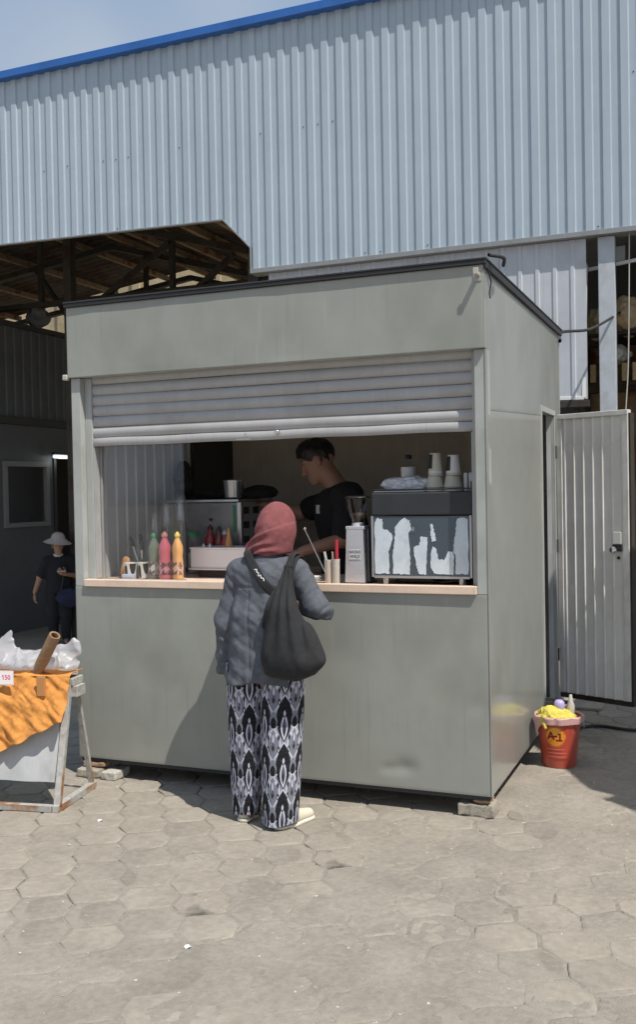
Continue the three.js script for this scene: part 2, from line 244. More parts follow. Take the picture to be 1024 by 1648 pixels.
  for (let i = -34; i <= 34; i++) for (let j = -34; j <= 34; j++) {
    const off = (((i % 2) + 2) % 2) * 0.5; const x = cx + dr.x * i * PW + dc.x * (j + off) * PH, z = cz + dr.z * i * PW + dc.z * (j + off) * PH;
    if (x < -4.2 || x > 2.0 || z > 2.9 || z < -3.6) continue; const dx = x - camera.position.x, dz = camera.position.z - z; const a = Math.atan2(-dx, dz); const inView = a > 0.02 && a < 0.76 && dz > 1.4 && !(x > -2.2 && x < -0.08 && z < -0.35 && z > -2.4) && !(x < -1.8 && z < -0.3);
    all.push([x, z, inView ? Math.hypot(dx, dz) : 100 + Math.hypot(dx, dz)]);
  }
  all.sort((a, b) => a[2] - b[2]); const rest = []; const R3 = rng(17);
  all.forEach(([x, z], n) => {
    const vi = Math.floor(R3() * variants.length), mi = Math.floor(R3() * 4), h = (R3() - 0.5) * 0.0035, tx = (R3() - 0.5) * 0.012, tz = (R3() - 0.5) * 0.012, rot = Math.floor(R3() * 2) * Math.PI + ang + (R3() - 0.5) * 0.02;
    const o = new THREE.Mesh(variants[vi], Math.hypot(x + 0.575, z - 0.80) < 0.16 || Math.hypot(x + 0.80, z - 1.32) < 0.12 ? M.paverStained : M.paver[mi]); o.position.set(x, h, z); o.rotation.set(tx, rot, tz); o.name = 'paver'; o.receiveShadow = true; o.castShadow = true;
    if (n < 290) pavement.add(o); else { o.updateMatrix(); const c = variants[vi].clone().applyMatrix4(o.matrix); rest.push(c); }
  });
  const rm = new THREE.Mesh(mergeGeometries(rest, false), M.paver[0]); rm.name = 'outlying_pavers'; rm.userData.kind = 'stuff'; rm.receiveShadow = true; pavement.add(rm);
}

// ================================================================ WAREHOUSE
function corrugated(x0, x1, yBot, yTop, z, pitch, depth, prof, phase = 0) {   // trapezoid sheet in the x-y plane, ribs proud towards +z
  // prof: fractions of the pitch at which the profile changes: [start of rise, top start, top end, end of fall]
  const xs = []; const [a, b, c, d] = prof;
  const h = x => { let t = ((x - phase) / pitch) % 1; if (t < 0) t += 1; if (t < a || t > d) return 0; if (t < b) return (t - a) / (b - a); if (t > c) return (d - t) / (d - c); return 1; };
  const k0 = Math.floor((x0 - phase) / pitch) - 1, k1 = Math.ceil((x1 - phase) / pitch) + 1; const S = new Set([x0, x1]);
  for (let k = k0; k <= k1; k++) for (const t of prof) { const x = phase + (k + t) * pitch; if (x > x0 + 1e-4 && x < x1 - 1e-4) S.add(x); }
  xs.push(...[...S].sort((p, q) => p - q)); const geo = []; const T2 = 0.002;
  const pos = [], add = (p, q, r) => pos.push(...p, ...q, ...r); const zz = x => z + h(x) * depth;
  for (let i = 0; i < xs.length - 1; i++) {
    const p = xs[i], q = xs[i + 1]; const y0 = yBot(p + 1e-5), y1 = yBot(q - 1e-5), t0 = yTop(p + 1e-5), t1 = yTop(q - 1e-5); const zp = zz(p), zq = zz(q);
    for (const [o, f] of [[0, 1], [-T2, 0]]) { const A = [p, y0, zp + o], B = [q, y1, zq + o], C = [q, t1, zq + o], D = [p, t0, zp + o]; if (f) { add(A, B, C); add(A, C, D); } else { add(A, C, B); add(A, D, C); } }
    add([p, y0, zp], [p, y0, zp - T2], [q, y1, zq - T2]); add([p, y0, zp], [q, y1, zq - T2], [q, y1, zq]);
    add([p, t0, zp], [q, t1, zq], [q, t1, zq - T2]); add([p, t0, zp], [q, t1, zq - T2], [p, t0, zp - T2]);
  }
  const g = new THREE.BufferGeometry(); g.setAttribute('position', new THREE.Float32BufferAttribute(pos, 3)); g.computeVertexNormals(); return g;
}
{
  const ZW = -5, P = 0.1625;
  const w = thing('warehouse', 'tall pale blue corrugated metal warehouse with bright blue roof edge behind the kiosk', 'warehouse', [-3, 0, ZW]);
  const bot = x => x < -3.908 ? 4.447 - (x + 3.908) * 0.0212 : x < -3.585 ? mix(4.447, 4.115, (x + 3.908) / 0.323) : 3.885;
  const R4 = rng(5);
  const wm = [0, 1, 2].map(i => std([0.475 * (0.985 + i * 0.015), 0.565 * (0.985 + i * 0.015), 0.645 * (0.985 + i * 0.013)], 0.40, { map: rep(T.clean, 2.2 + i * 0.3), metalness: 0.1 }));
  for (let k = -10; k < 11; k++) {
    const x0 = -3.585 + k * P * 6, x1 = x0 + P * 6 - 0.0015; const z = ZW + (k & 1 ? 0.0015 : 0);
    const sh = part(w, 'corrugated_sheet', corrugated(x0, x1, bot, () => 6.40, z, P, 0.017, [0.06, 0.13, 0.53, 0.60], -3.585), wm[Math.floor(R4() * 3)]);
    // screws along the rails
    for (let q = 0; q < 6; q++) for (const y of [bot(x0 + (q + 0.8) * P) + 0.04, 5.28]) { if (R4() < 0.76 || x0 + q * P > 0.6 || x0 < -7) continue; const s = new THREE.CylinderGeometry(0.005, 0.007, 0.005, 8); s.rotateX(Math.PI / 2); s.translate(x0 + (q + 0.8) * P, y + (R4() - 0.5) * 0.02, z + 0.0035); part(sh, 'screw', s, M.steelDark); }
  }
  // roof edge
  part(w, 'roof_edge', rbox(-14, 7.2, 6.385, 6.475, ZW - 0.02, ZW + 0.10, 0.008), M.blue);
  // lower edge flashing
  part(w, 'flashing', [rbox(-3.60, 7.2, 3.835, 3.884, ZW - 0.16, ZW + 0.028, 0.004)], M.flash);
  part(w, 'flashing', [bar(V(-14, 4.652, ZW + 0.006), V(-3.91, 4.438, ZW + 0.006), 0.014, 0.05), bar(V(-3.908, 4.438, ZW + 0.006), V(-3.59, 4.108, ZW + 0.006), 0.014, 0.05), bar(V(-3.588, 4.11, ZW + 0.006), V(-3.588, 3.84, ZW + 0.006), 0.014, 0.05)], M.flash);
  // recessed lower wall behind the kiosk, hung on the posts
  for (let k = 0; k < 4; k++) { const x0 = -3.42 + k * 0.815, x1 = x0 + 0.812; part(w, 'lower_sheet', corrugated(x0, x1, () => 2.345, () => 3.83, ZW - 0.055 + (k & 1 ? 0.0015 : 0), 0.163, 0.010, [0.06, 0.12, 0.30, 0.36], -3.42), M.wallOld); }
  for (let k = 0; k < 8; k++) { const x0 = 0.62 + k * 0.815, x1 = x0 + 0.812; part(w, 'lower_sheet', corrugated(x0, x1, () => 0.02, () => 3.83, ZW - 0.055 + (k & 1 ? 0.0015 : 0), 0.163, 0.010, [0.06, 0.12, 0.30, 0.36], -3.42), M.wallOld); }
  part(w, 'lower_sill', rbox(-3.45, -0.15, 2.27, 2.335, ZW - 0.12, ZW - 0.03, 0.006), M.steelDark);
  // posts
  part(w, 'post', [rbox(-0.055, 0.095, -0.03, 3.83, ZW - 0.15, ZW - 0.045, 0.006), box(-0.11, 0.14, -0.03, -0.01, ZW - 0.18, ZW - 0.02)], M.postGrey);
  part(w, 'post', rbox(-3.72, -3.60, -0.5, 4.1, ZW - 0.27, ZW - 0.17, 0.006), M.steelDark);
  // gable roof over the shed: ridge along z
  const rx = -9.3, ry = 6.28, z0 = ZW - 0.06, z1 = -14; const yl = x => ry - (rx - x) * 0.133, yr = x => ry - (x - rx) * 0.29;
  const slope = (xa, ya, xb, yb, n) => sheet((u, v) => V(mix(xa, xb, u), mix(ya, yb, u) + 0.02 * Math.sin(v * Math.PI * 2 * n), mix(z0, z1, v)), 2, n * 6, 0.004);
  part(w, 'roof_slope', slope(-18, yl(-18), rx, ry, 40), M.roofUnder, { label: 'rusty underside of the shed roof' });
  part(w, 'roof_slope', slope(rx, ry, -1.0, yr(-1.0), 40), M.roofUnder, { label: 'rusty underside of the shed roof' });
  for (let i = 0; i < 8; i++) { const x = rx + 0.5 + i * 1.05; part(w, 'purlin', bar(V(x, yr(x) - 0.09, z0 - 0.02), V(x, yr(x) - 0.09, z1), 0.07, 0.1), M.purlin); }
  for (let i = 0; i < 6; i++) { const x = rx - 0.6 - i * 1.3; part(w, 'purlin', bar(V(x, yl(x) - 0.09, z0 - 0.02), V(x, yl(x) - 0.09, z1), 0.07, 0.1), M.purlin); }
  for (const z of [-8, -11, -13.9]) {
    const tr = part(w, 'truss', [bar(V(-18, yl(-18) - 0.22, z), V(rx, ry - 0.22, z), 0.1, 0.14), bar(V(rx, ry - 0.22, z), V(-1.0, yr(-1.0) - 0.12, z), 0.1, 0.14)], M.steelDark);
    if (z > -10) { part(tr, 'bottom_chord', bar(V(-18, 4.45, z), V(-4.6, 4.45, z), 0.08, 0.10), M.steelDark); }
    for (const [x, x2] of [[-6.3, -6.3], [-6.3, -7.5], [-5.3, -5.9], [-8.6, -8.6], [-11, -10]]) { if (z < -12) continue; const t = Math.min(x <= rx ? yl(x) : yr(x)) - 0.25; part(tr, 'web_member', bar(V(x, t, z + 0.002), V(x2, 4.45, z + 0.002), 0.075, 0.075), M.steelDark); }
  }
  part(w, 'shed_post', rbox(-7.515, -7.385, -0.53, 5.7, -7.2, -7.07, 0.006), M.steelDark);
  // far side and right end of the shed
  part(w, 'end_wall', [box(2.5, 2.6, -0.03, 3.9, -6.6, ZW - 0.02)], M.cabin);
  part(w, 'bay_wall', box(-0.9, 2.6, -0.03, 3.9, -6.75, -6.65), M.cabin);
  part(w, 'bay_ceiling', box(-1.0, 2.6, 3.905, 3.94, -6.75, ZW - 0.17), M.flash);
  part(w, 'back_wall', [box(-6.9, 0.6, -0.53, 4.6, -14.1, -14)], M.cabin);
}
// beige building beyond the shed
{
  const b = thing('beige_building', 'sunlit beige rendered building seen under the shed roof', 'building', [-12, 0, -20]);
  part(b, 'wall', box(-26, -2, -0.6, 8.6, -24, -20), M.beige);
  for (let i = 0; i < 9; i++) part(b, 'pilaster', rbox(-25 + i * 2.6, -24.75 + i * 2.6, -0.6, 8.5, -19.99, -19.9, 0.01), M.beige);
  part(b, 'coping', rbox(-26.2, -1.8, 8.61, 8.8, -24.2, -19.8, 0.02), M.whiteDirty);
}
// ---------------- cabin under the shed roof, left
{
  const X = -9; const c = thing('site_cabin', 'dark grey metal cabin with framed window in the shade of the shed', 'cabin', [X - 1, -0.53, -9]);
  const ribs = (z0, z1, y0, y1) => { const g = corrugated(-z1, -z0, () => y0, () => y1, 0, 0.2, 0.02, [0.05, 0.12, 0.5, 0.57]); g.rotateY(Math.PI / 2); g.translate(X, 0, 0); return g; };
  // upper storey sheets, lower wall with window and door openings
  part(c, 'upper_wall', ribs(-14, -6.6, 2.76, 4.11), M.cabin);
  part(c, 'storey_band', box(X - 0.05, X + 0.07, 2.64, 2.755, -14, -6.6), M.darkPanel);
  const z = [-6.6, -7.50, -8.56, -8.72, -9.6, -14];
  part(c, 'lower_wall', [box(X - 0.06, X, -0.53, 2.635, z[1], z[0]), box(X - 0.06, X, -0.53, 1.08, z[2], z[1]), box(X - 0.06, X, 2.07, 2.635, z[2], z[1]), box(X - 0.06, X, -0.53, 2.635, z[3], z[2]), box(X - 0.06, X, 2.2, 2.635, z[4], z[3]), box(X - 0.06, X, -0.53, 2.635, z[5], z[4])], M.cabin);
  part(c, 'end_wall', box(X - 2.4, X - 0.062, -0.53, 4.1, -6.66, -6.6), M.cabin);
  part(c, 'back_wall', box(X - 2.46, X - 2.4, -0.53, 4.1, -14, -6.6), M.cabin);
  part(c, 'roof', box(X - 2.5, X + 0.1, 4.112, 4.18, -14.05, -6.5), M.darkPanel);
  const wd = part(c, 'window', [rbox(X - 0.03, X + 0.04, 1.07, 1.14, z[2] - 0.01, z[1] + 0.01), rbox(X - 0.03, X + 0.04, 2.0, 2.08, z[2] - 0.01, z[1] + 0.01), rbox(X - 0.03, X + 0.04, 1.141, 1.999, z[2] - 0.01, z[2] + 0.07), rbox(X - 0.03, X + 0.04, 1.141, 1.999, z[1] - 0.07, z[1] + 0.01)], M.cabinFrame);
  part(wd, 'pane', box(X - 0.02, X - 0.014, 1.141, 1.999, z[2] + 0.07, z[1] - 0.07), M.glass);
  part(c, 'inner_wall', box(X - 1.2, X - 1.15, -0.53, 2.6, -14, -6.7), M.cabin);
  part(c, 'door_frame', [rbox(X - 0.07, X + 0.03, -0.53, 2.2, -8.76, -8.70), rbox(X - 0.07, X + 0.03, -0.53, 2.2, -9.62, -9.56)], M.darkPanel);
}
{
  const l = thing('fluorescent_lamp', 'short lit white tube lamp in the dark cabin doorway', 'lamp', [-8.9, 2.2, -8.80]);
  part(l, 'housing', rbox(-8.95, -8.87, 2.205, 2.24, -9.03, -8.60), M.blackPlastic);
  part(l, 'tube', bar(V(-8.9, 2.17, -9.02), V(-8.9, 2.17, -8.61), 0.06, 0.06, 12), std([0.9, 0.9, 0.9], 0.4, { emissive: lin(0.95, 0.97, 1.0), emissiveIntensity: 0.85 }));
  const pl = new THREE.PointLight(lin(0.92, 0.96, 1), 0.08, 0, 2); pl.position.set(0.08, -0.1, 0); pl.castShadow = true; l.add(pl);
}
{
  const f = (x, y, z) => smin(ellD(x, y, z, [-8.9, 4.32, -8.3], [0.2, 0.14, 0.2]), capD(x, y, z, [-8.9, 4.25, -8.3], [-8.7, 4.38, -8.05], 0.07, 0.1), 0.05) + (fbm3(x * 9, y * 9, z * 9, 3) - 0.5) * 0.05;
  single('tarpaulin_bundle', nets(f, [-9.3, 4.1, -8.7], [-8.4, 4.6, -7.7], 0.03), M.cabin, 'dark rounded bundle lying on the cabin roof edge', 'bundle', null, [-8.9, 4.18, -8.3]);
}
// ---------------- things in the open bay right of the kiosk
{
  const f = thing('pipe_frame', 'white painted pipe frame leaning against the lower warehouse wall', 'frame', [-0.3, 2.34, -5.05]);
  const s = 0.032; const pts = [V(-0.445, 3.02, -5.06), V(-0.445, 2.36, -5.06), V(-0.20, 2.355, -5.06), V(-0.175, 3.58, -5.12)];
  for (let i = 0; i < 3; i++) part(f, 'pipe', bar(pts[i], pts[i + 1], s, s), M.white);
  part(f, 'pipe', bar(V(-0.18, 3.59, -5.29), V(0.5, 3.66, -5.29), s, s), M.white);
  part(f, 'pipe', bar(V(-0.18, 3.60, -5.10), V(-0.18, 3.59, -5.30), s, s), M.white);
}
{
  const r = thing('storage_rack', 'dark rack with a pale timber slat shelf in the open bay', 'rack', [0.1, 0, -5.7]);
  for (const [x, z] of [[-0.32, -5.45], [0.58, -5.45], [-0.32, -6.3], [0.58, -6.3]]) part(r, 'upright', rbox(x - 0.025, x + 0.025, -0.03, 3.3, z - 0.025, z + 0.025), M.steelDark);
  for (let i = 0; i < 9; i++) part(r, 'slat', rbox(-0.28 + i * 0.098, -0.225 + i * 0.098, 2.53, 2.70, -5.425, -5.40, 0.004), std([0.62, 0.50, 0.26], 0.8, { map: rep(T.wood, 0.3, 0.1) }));
  part(r, 'shelf', [box(-0.3, 0.56, 2.50, 2.525, -6.3, -5.43), box(-0.3, 0.56, 2.98, 3.0, -6.3, -5.43)], M.steelDark);
  part(r, 'back_board', box(-0.34, 0.6, -0.03, 3.3, -6.36, -6.34), M.purlin);
}
{
  const R5 = rng(44); let n = 0;
  for (const [x, y, z, rx, ry, rz, c, lb] of [[0.16, 3.17, -5.6, 0.16, 0.2, 0.2, [0.42, 0.32, 0.20], 'round straw coloured sack on the rack right of the grey post'], [-0.14, 3.12, -5.65, 0.1, 0.16, 0.16, [0.36, 0.29, 0.17], 'straw coloured sack on the rack left of the grey post'], [0.05, 2.80, -5.6, 0.12, 0.10, 0.14, [0.5, 0.48, 0.42], 'small pale sack low on the rack above the slats']]) {
    const f = (X, Y, Z) => ellD(X, Y, Z, [x, y, z], [rx, ry, rz]) + (fbm3(X * 11 + n * 7, Y * 11, Z * 11, 3) - 0.5) * 0.07 + Math.sin(Y * 70 + X * 20) * 0.004; n++;
    single('sack', nets(f, [x - rx - .06, y - ry - .06, z - rz - .06], [x + rx + .06, y + ry + .06, z + rz + .06], 0.014), std(c.map(v => v * 1.5), 0.95, { map: rep(T.concrete, 0.2) }), lb, 'sack', null, [x, y - ry, z]);
  }
  single('rope', tube([V(0.225, 3.84, -5.06), V(0.215, 3.2, -5.05), V(0.20, 2.6, -5.05), V(0.165, 2.0, -5.04), V(0.16, 0.4, -5.04)], 0.0055, 30, 6), M.whiteDirty, 'thin pale rope hanging right of the grey post', 'rope', null, [0.14, 0.4, -5]);
  single('junction_box', [rbox(0.02, 0.16, 3.66, 3.80, -5.4, -5.36, 0.004), box(0.045, 0.135, 3.685, 3.775, -5.359, -5.357)], M.postGrey, 'small square box under the eave beside the grey post', 'box', null, [0.09, 3.66, -5.38]);
}
// awning of the next stall, right of the frame: it throws the shadow on the ground by the bucket
{
  const a = thing('market_awning', 'beige tarpaulin awning on poles to the right of the kiosk', 'awning', [2, 0, -0.2]);
  // outline of the tarpaulin's free edge, sagging corner included
  const k = 3.0 / SUN.y; const at = (x, z) => V(x + SUN.x * k, 3.0, z + SUN.z * k);
  const A = [V(1.02, 3.0, -1.12), at(0.17, -0.97), at(0.25, -0.83), at(0.31, -0.70), at(0.37, -0.60), at(0.49, -0.545), at(0.44, -0.47), at(0.59, -0.34), at(0.95, 0.05)];
  const outline = [[1.03, -1.40], [1.43, -1.25], [1.50, -1.35], [1.60, -2.4], [4.6, -2.5], [4.6, 1.6], ...A.slice(1).reverse().map(v => [v.x, v.z])];
  const tg = new THREE.ExtrudeGeometry(new THREE.Shape(outline.map(([x, z]) => new THREE.Vector2(x, -z))), { depth: 0.004, bevelEnabled: false }); tg.rotateX(-Math.PI / 2); tg.translate(0, 3.0, 0);
  part(a, 'tarpaulin', tg, phys([0.74, 0.62, 0.50], 0.9, { map: rep(T.cloth, 0.2), transmission: 0.45, thickness: 0 }));
  for (const [x, z] of [[2.4, 0.9], [4.4, 1.2], [1.85, -2.0], [4.4, -2.2]]) part(a, 'pole', bar(V(x, 0, z), V(x, 3.0, z), 0.05, 0.05, 10), M.galv);
}

// ================================================================ KIOSK
const KW = 2.279, YB = 0.103, YT = 2.543, YF = 2.166, KD = 2.19, YC = 1.066;
const kiosk = thing('kiosk', 'grey green sheet metal coffee kiosk with half raised roller shutter', 'kiosk', [-1.14, YB, -1.1]);
{
  const k = kiosk;
  // dented front sheet: real relief in the panel
  const dents = [[-0.42, 0.20, 0.05, 0.010], [-0.50, 0.19, 0.03, 0.006], [-0.03, 0.52, 0.045, 0.008], [-0.75, 0.72, 0.12, 0.004], [-1.75, 0.62, 0.2, 0.004], [-0.3, 0.75, 0.16, 0.004]];
  const skin = (x0, x1, y0, y1, z, amp, seed) => sheet((u, v) => { const x = mix(x0, x1, u), y = mix(y0, y1, v); const e = Math.min(1, Math.min(u, 1 - u) * 14, Math.min(v, 1 - v) * 10); let d = (fbm3(x * 2.1 + seed, y * 1.6, seed, 3) - 0.5) * amp * e; for (const [a, b, r, h] of dents) { const q = ((x - a) ** 2 / 2 + (y - b) ** 2) / (r * r); if (q < 4) d -= h * Math.exp(-q * 1.6) * e; } return V(x, y, z + d); }, 110, 60, 0.003);
  part(k, 'front_panel', skin(-KW, 0, YB, 1.036, -0.002, 0.010, 3), M.kiosk);
  part(k, 'front_core', box(-KW + 0.004, -0.004, YB + 0.003, 1.034, -0.05, -0.016), M.darkPanel);
  part(k, 'fascia', skin(-KW - 0.004, 0.001, YF, YT, 0.020, 0.010, 8), M.kiosk);
  part(k, 'fascia_lip', box(-KW, -0.001, YF + 0.001, YF + 0.02, -0.05, 0.008), M.jamb);
  part(k, 'fascia_core', box(-KW + 0.004, -0.004, YF + 0.021, YT - 0.002, -0.05, 0.006), M.darkPanel);
  // jambs
  part(k, 'jamb', [rbox(-KW, -2.222, 1.037, YF - 0.001, -0.10, -0.001, 0.003), rbox(-2.2215, -2.178, 1.067, YF - 0.001, -0.105, -0.042, 0.003)], M.jamb);
  part(k, 'jamb', [rbox(-0.053, 0.0, 1.037, YF - 0.001, -0.10, -0.001, 0.003), rbox(-0.074, -0.0535, 1.067, YF - 0.001, -0.105, -0.042, 0.003)], M.jamb);
  // counter
  part(k, 'counter', rbox(-2.214, -0.054, 1.037, YC + 0.010, -0.03, 0.016, 0.004), M.counter);
  part(k, 'counter_top', box(-2.214, -0.054, 1.030, YC, -0.64, -0.0305), M.counter);
  // side wall with the door opening z -1.97 .. -1.50
  const xs = -0.05, zo0 = -1.97, zo1 = -1.50, yo0 = 0.17, yo1 = 1.985;
  const sidePanel = (z0, z1, y0, y1, s, dTop = 0, dBot = 0) => { const g = sheet((u, v) => { const z = mix(z1, z0, u), y = mix(y0 + dBot * u, y1 + dTop * u, v), e = Math.min(1, Math.min(u, 1 - u) * 12, Math.min(v, 1 - v) * 10); return V(-0.0016 + (fbm3(z * 2 + s, y * 1.5, s, 3) - 0.5) * 0.006 * e, y, z); }, 50, 50, 0.003); return g; };
  part(k, 'side_panel', [sidePanel(zo1, -0.003, YB, 1.884, 2, 0.07)], M.kioskSide);
  part(k, 'side_panel', sheet((u, v) => { const z = mix(-0.003, -KD, u); const y0 = z > zo1 ? 1.8855 + 0.07 * (z + 0.003) / (zo1 + 0.003) : yo1 + 0.006; const y = mix(y0, YT, v), e = Math.min(1, Math.min(u, 1 - u) * 12, Math.min(v, 1 - v) * 10); return V(-0.0016 + (fbm3(z * 2 + 6, y * 1.5, 6, 3) - 0.5) * 0.006 * e, y, z); }, 73, 30, 0.003), M.kioskSide);
  part(k, 'side_panel', [sidePanel(-KD, zo0, YB, yo1 + 0.004, 12)], M.kioskSide);
  part(k, 'side_panel', [sidePanel(zo0, zo1, YB, yo0, 16)], M.kioskSide);
  part(k, 'side_core', [box(xs, -0.012, YB + 0.003, yo1, zo1 + 0.001, -0.052), box(xs, -0.012, yo1 + 0.001, YT - 0.003, -KD + 0.003, -0.052), box(xs, -0.012, YB + 0.003, yo1, -KD + 0.003, zo0 - 0.001), box(xs, -0.012, YB + 0.003, yo0 - 0.001, zo0, zo1)], M.innerWall);
  part(k, 'corner_angle', [rbox(-0.002, 0.0030, YB, YF - 0.002, -0.032, 0.003, 0.001), rbox(-0.002, 0.0030, YF + 0.001, YT, -0.032, 0.018, 0.001)], M.kioskSide);
  part(k, 'door_frame', [rbox(-0.02, 0.006, yo0, yo1 + 0.03, zo1, zo1 + 0.028, 0.003), rbox(-0.02, 0.005, yo1 - 0.004, yo1 + 0.03, zo0 - 0.03, zo1 - 0.001, 0.003), rbox(-0.02, 0.005, yo0, yo1 - 0.005, zo0 - 0.03, zo0, 0.003)], M.jamb);
  // other walls, floor, roof
  const ribsL = corrugated(-(-0.14), 2.13, () => 0.13, () => YT - 0.05, 0, 0.105, 0.008, [0.08, 0.16, 0.30, 0.38]); ribsL.rotateY(Math.PI / 2); ribsL.translate(-2.225, 0, 0);
  part(k, 'inner_wall', ribsL, M.innerWall);
  part(k, 'left_wall', [box(-KW, -2.23, YB, YT, -KD, -0.102), box(-KW, -2.23, YB, 1.036, -0.1, -0.05)], M.kiosk);
  part(k, 'rear_wall', [box(-KW, 0, YB, YT, -KD - 0.05, -KD - 0.001)], M.kiosk);
  part(k, 'dark_lining', box(-2.216, -2.19, 0.13, YT - 0.06, -1.735, -1.19), M.darkPanel);
  part(k, 'partition', box(-2.2, -0.46, 0.13, YT - 0.06, -1.775, -1.74), M.backWall);
  part(k, 'partition_end', box(-0.50, -0.455, 0.13, YT - 0.06, -1.739, -1.70), M.backWall);
  part(k, 'floor', box(-2.228, -0.052, YB + 0.001, 0.125, -KD, -0.052), M.innerWall);
  part(k, 'base_frame', [box(-KW + 0.01, -0.01, YB - 0.022, YB - 0.002, -0.06, -0.012), box(-KW + 0.01, -0.01, YB - 0.022, YB - 0.002, -KD, -KD + 0.05), box(-KW + 0.01, -KW + 0.06, YB - 0.022, YB - 0.002, -KD + 0.051, -0.061), box(-0.06, -0.012, YB - 0.022, YB - 0.002, -KD + 0.051, -0.061)], M.blackTrim);
  const rf = part(k, 'roof', box(-KW, 0.0, YT + 0.001, YT + 0.02, -KD - 0.05, 0.024), M.blackTrim);
  part(k, 'ceiling', box(-2.228, -0.052, YT - 0.045, YT - 0.02, -KD + 0.005, -0.14), M.white);
  part(rf, 'roof_trim', rbox(-KW - 0.015, 0.02, YT + 0.0205, YT + 0.030, -KD - 0.08, 0.040, 0.003), M.blackTrim);
  part(rf, 'drip_edge', [rbox(-KW - 0.012, 0.018, YT + 0.002, YT + 0.020, 0.0255, 0.036, 0.003)], M.blackTrim);
  part(rf, 'drip_edge', [rbox(0.0035, 0.016, YT - 0.014, YT + 0.0195, -KD - 0.07, 0.025, 0.003)], M.blackTrim);
  part(rf, 'trim_end', tube([V(0.02, YT + 0.05, -0.02), V(0.07, YT + 0.048, -0.10), V(0.05, YT + 0.035, -0.20)], 0.009, 12, 6), M.blackTrim);
  // bracket on the fascia and hanging wire end
  const br = part(k, 'bracket', [rbox(-0.032, -0.012, 2.490, 2.508, 0.025, 0.062, 0.003), rbox(-0.035, -0.010, 2.492, 2.522, 0.0625, 0.070, 0.003)], M.whiteDirty);
  part(br, 'bracket_plate', rbox(-0.044, -0.006, 2.47, 2.53, 0.0225, 0.0245, 0.001), M.jamb);
  part(k, 'wire_end', tube([V(0.012, YT - 0.02, -0.05), V(0.02, 2.47, -0.06), V(0.014, 2.43, -0.05), V(0.018, 2.40, -0.045)], 0.004, 14, 6), M.blackTrim);
  part(k, 'pipe_clip', rbox(-KW - 0.035, -KW - 0.0055, 2.155, 2.185, -0.0, 0.03, 0.006), M.whiteDirty);
  part(k, 'switch_box', rbox(-KW - 0.03, -KW - 0.005, 2.44, 2.53, -0.06, -0.02, 0.006), M.blackTrim);

  // roller shutter
  const sh = new THREE.Group(); sh.name = 'shutter'; k.add(sh);
  const SL = 0.058, n = 7, zs = -0.064;
  for (let i = 0; i < n; i++) {
    const y0 = 1.842 + i * SL; const g = sheet((u, v) => { const a = v * Math.PI; const sag = 0.0035 * Math.sin(u * 5 + i) ; return V(mix(-2.177, -0.075, u), y0 + v * (SL - 0.003) + sag * 0.4, zs + 0.002 + 0.011 * Math.pow(Math.sin(a), 0.7)); }, 10, 8, 0.002);
    part(sh, 'slat', g, M.shutter);
  }
  const bb = part(sh, 'bottom_bar', sheet((u, v) => V(mix(-2.177, -0.075, u), 1.795 + v * 0.044 + 0.0016 * Math.sin(u * 23), zs + 0.008 + 0.003 * Math.sin(u * 11)), 40, 2, 0.014), M.shutter);
  part(bb, 'lock_knob', lathe([[0, 0.028], [0.010, 0.026], [0.014, 0.018], [0.009, 0.010], [0.009, 0]], 0, 0, 0, 14).rotateX(Math.PI / 2).translate(-1.065, 1.828, zs + 0.02), M.chrome);
  part(bb, 'latch', [rbox(-1.252, -1.246, 1.806, 1.834, zs + 0.0205, zs + 0.026, 0.001), rbox(-1.30, -1.22, 1.795, 1.803, zs + 0.0205, zs + 0.028, 0.002)], M.galv);
  part(sh, 'guide', rbox(-2.1775, -2.171, 1.077, 1.79, -0.095, -0.045, 0.001), M.shutter); part(sh, 'guide', rbox(-0.081, -0.0745, 1.077, 1.79, -0.095, -0.045, 0.001), M.shutter);
  // fixed window in the left third
  const wn = part(k, 'window', [rbox(-2.170, -2.158, 1.067, 1.90, -0.112, -0.096, 0.002), box(-2.157, -1.648, 1.067, 1.073, -0.110, -0.098)], M.galv);
  part(wn, 'pane', box(-2.1575, -1.648, 1.0735, 1.93, -0.1060, -0.1020), M.glass);
}
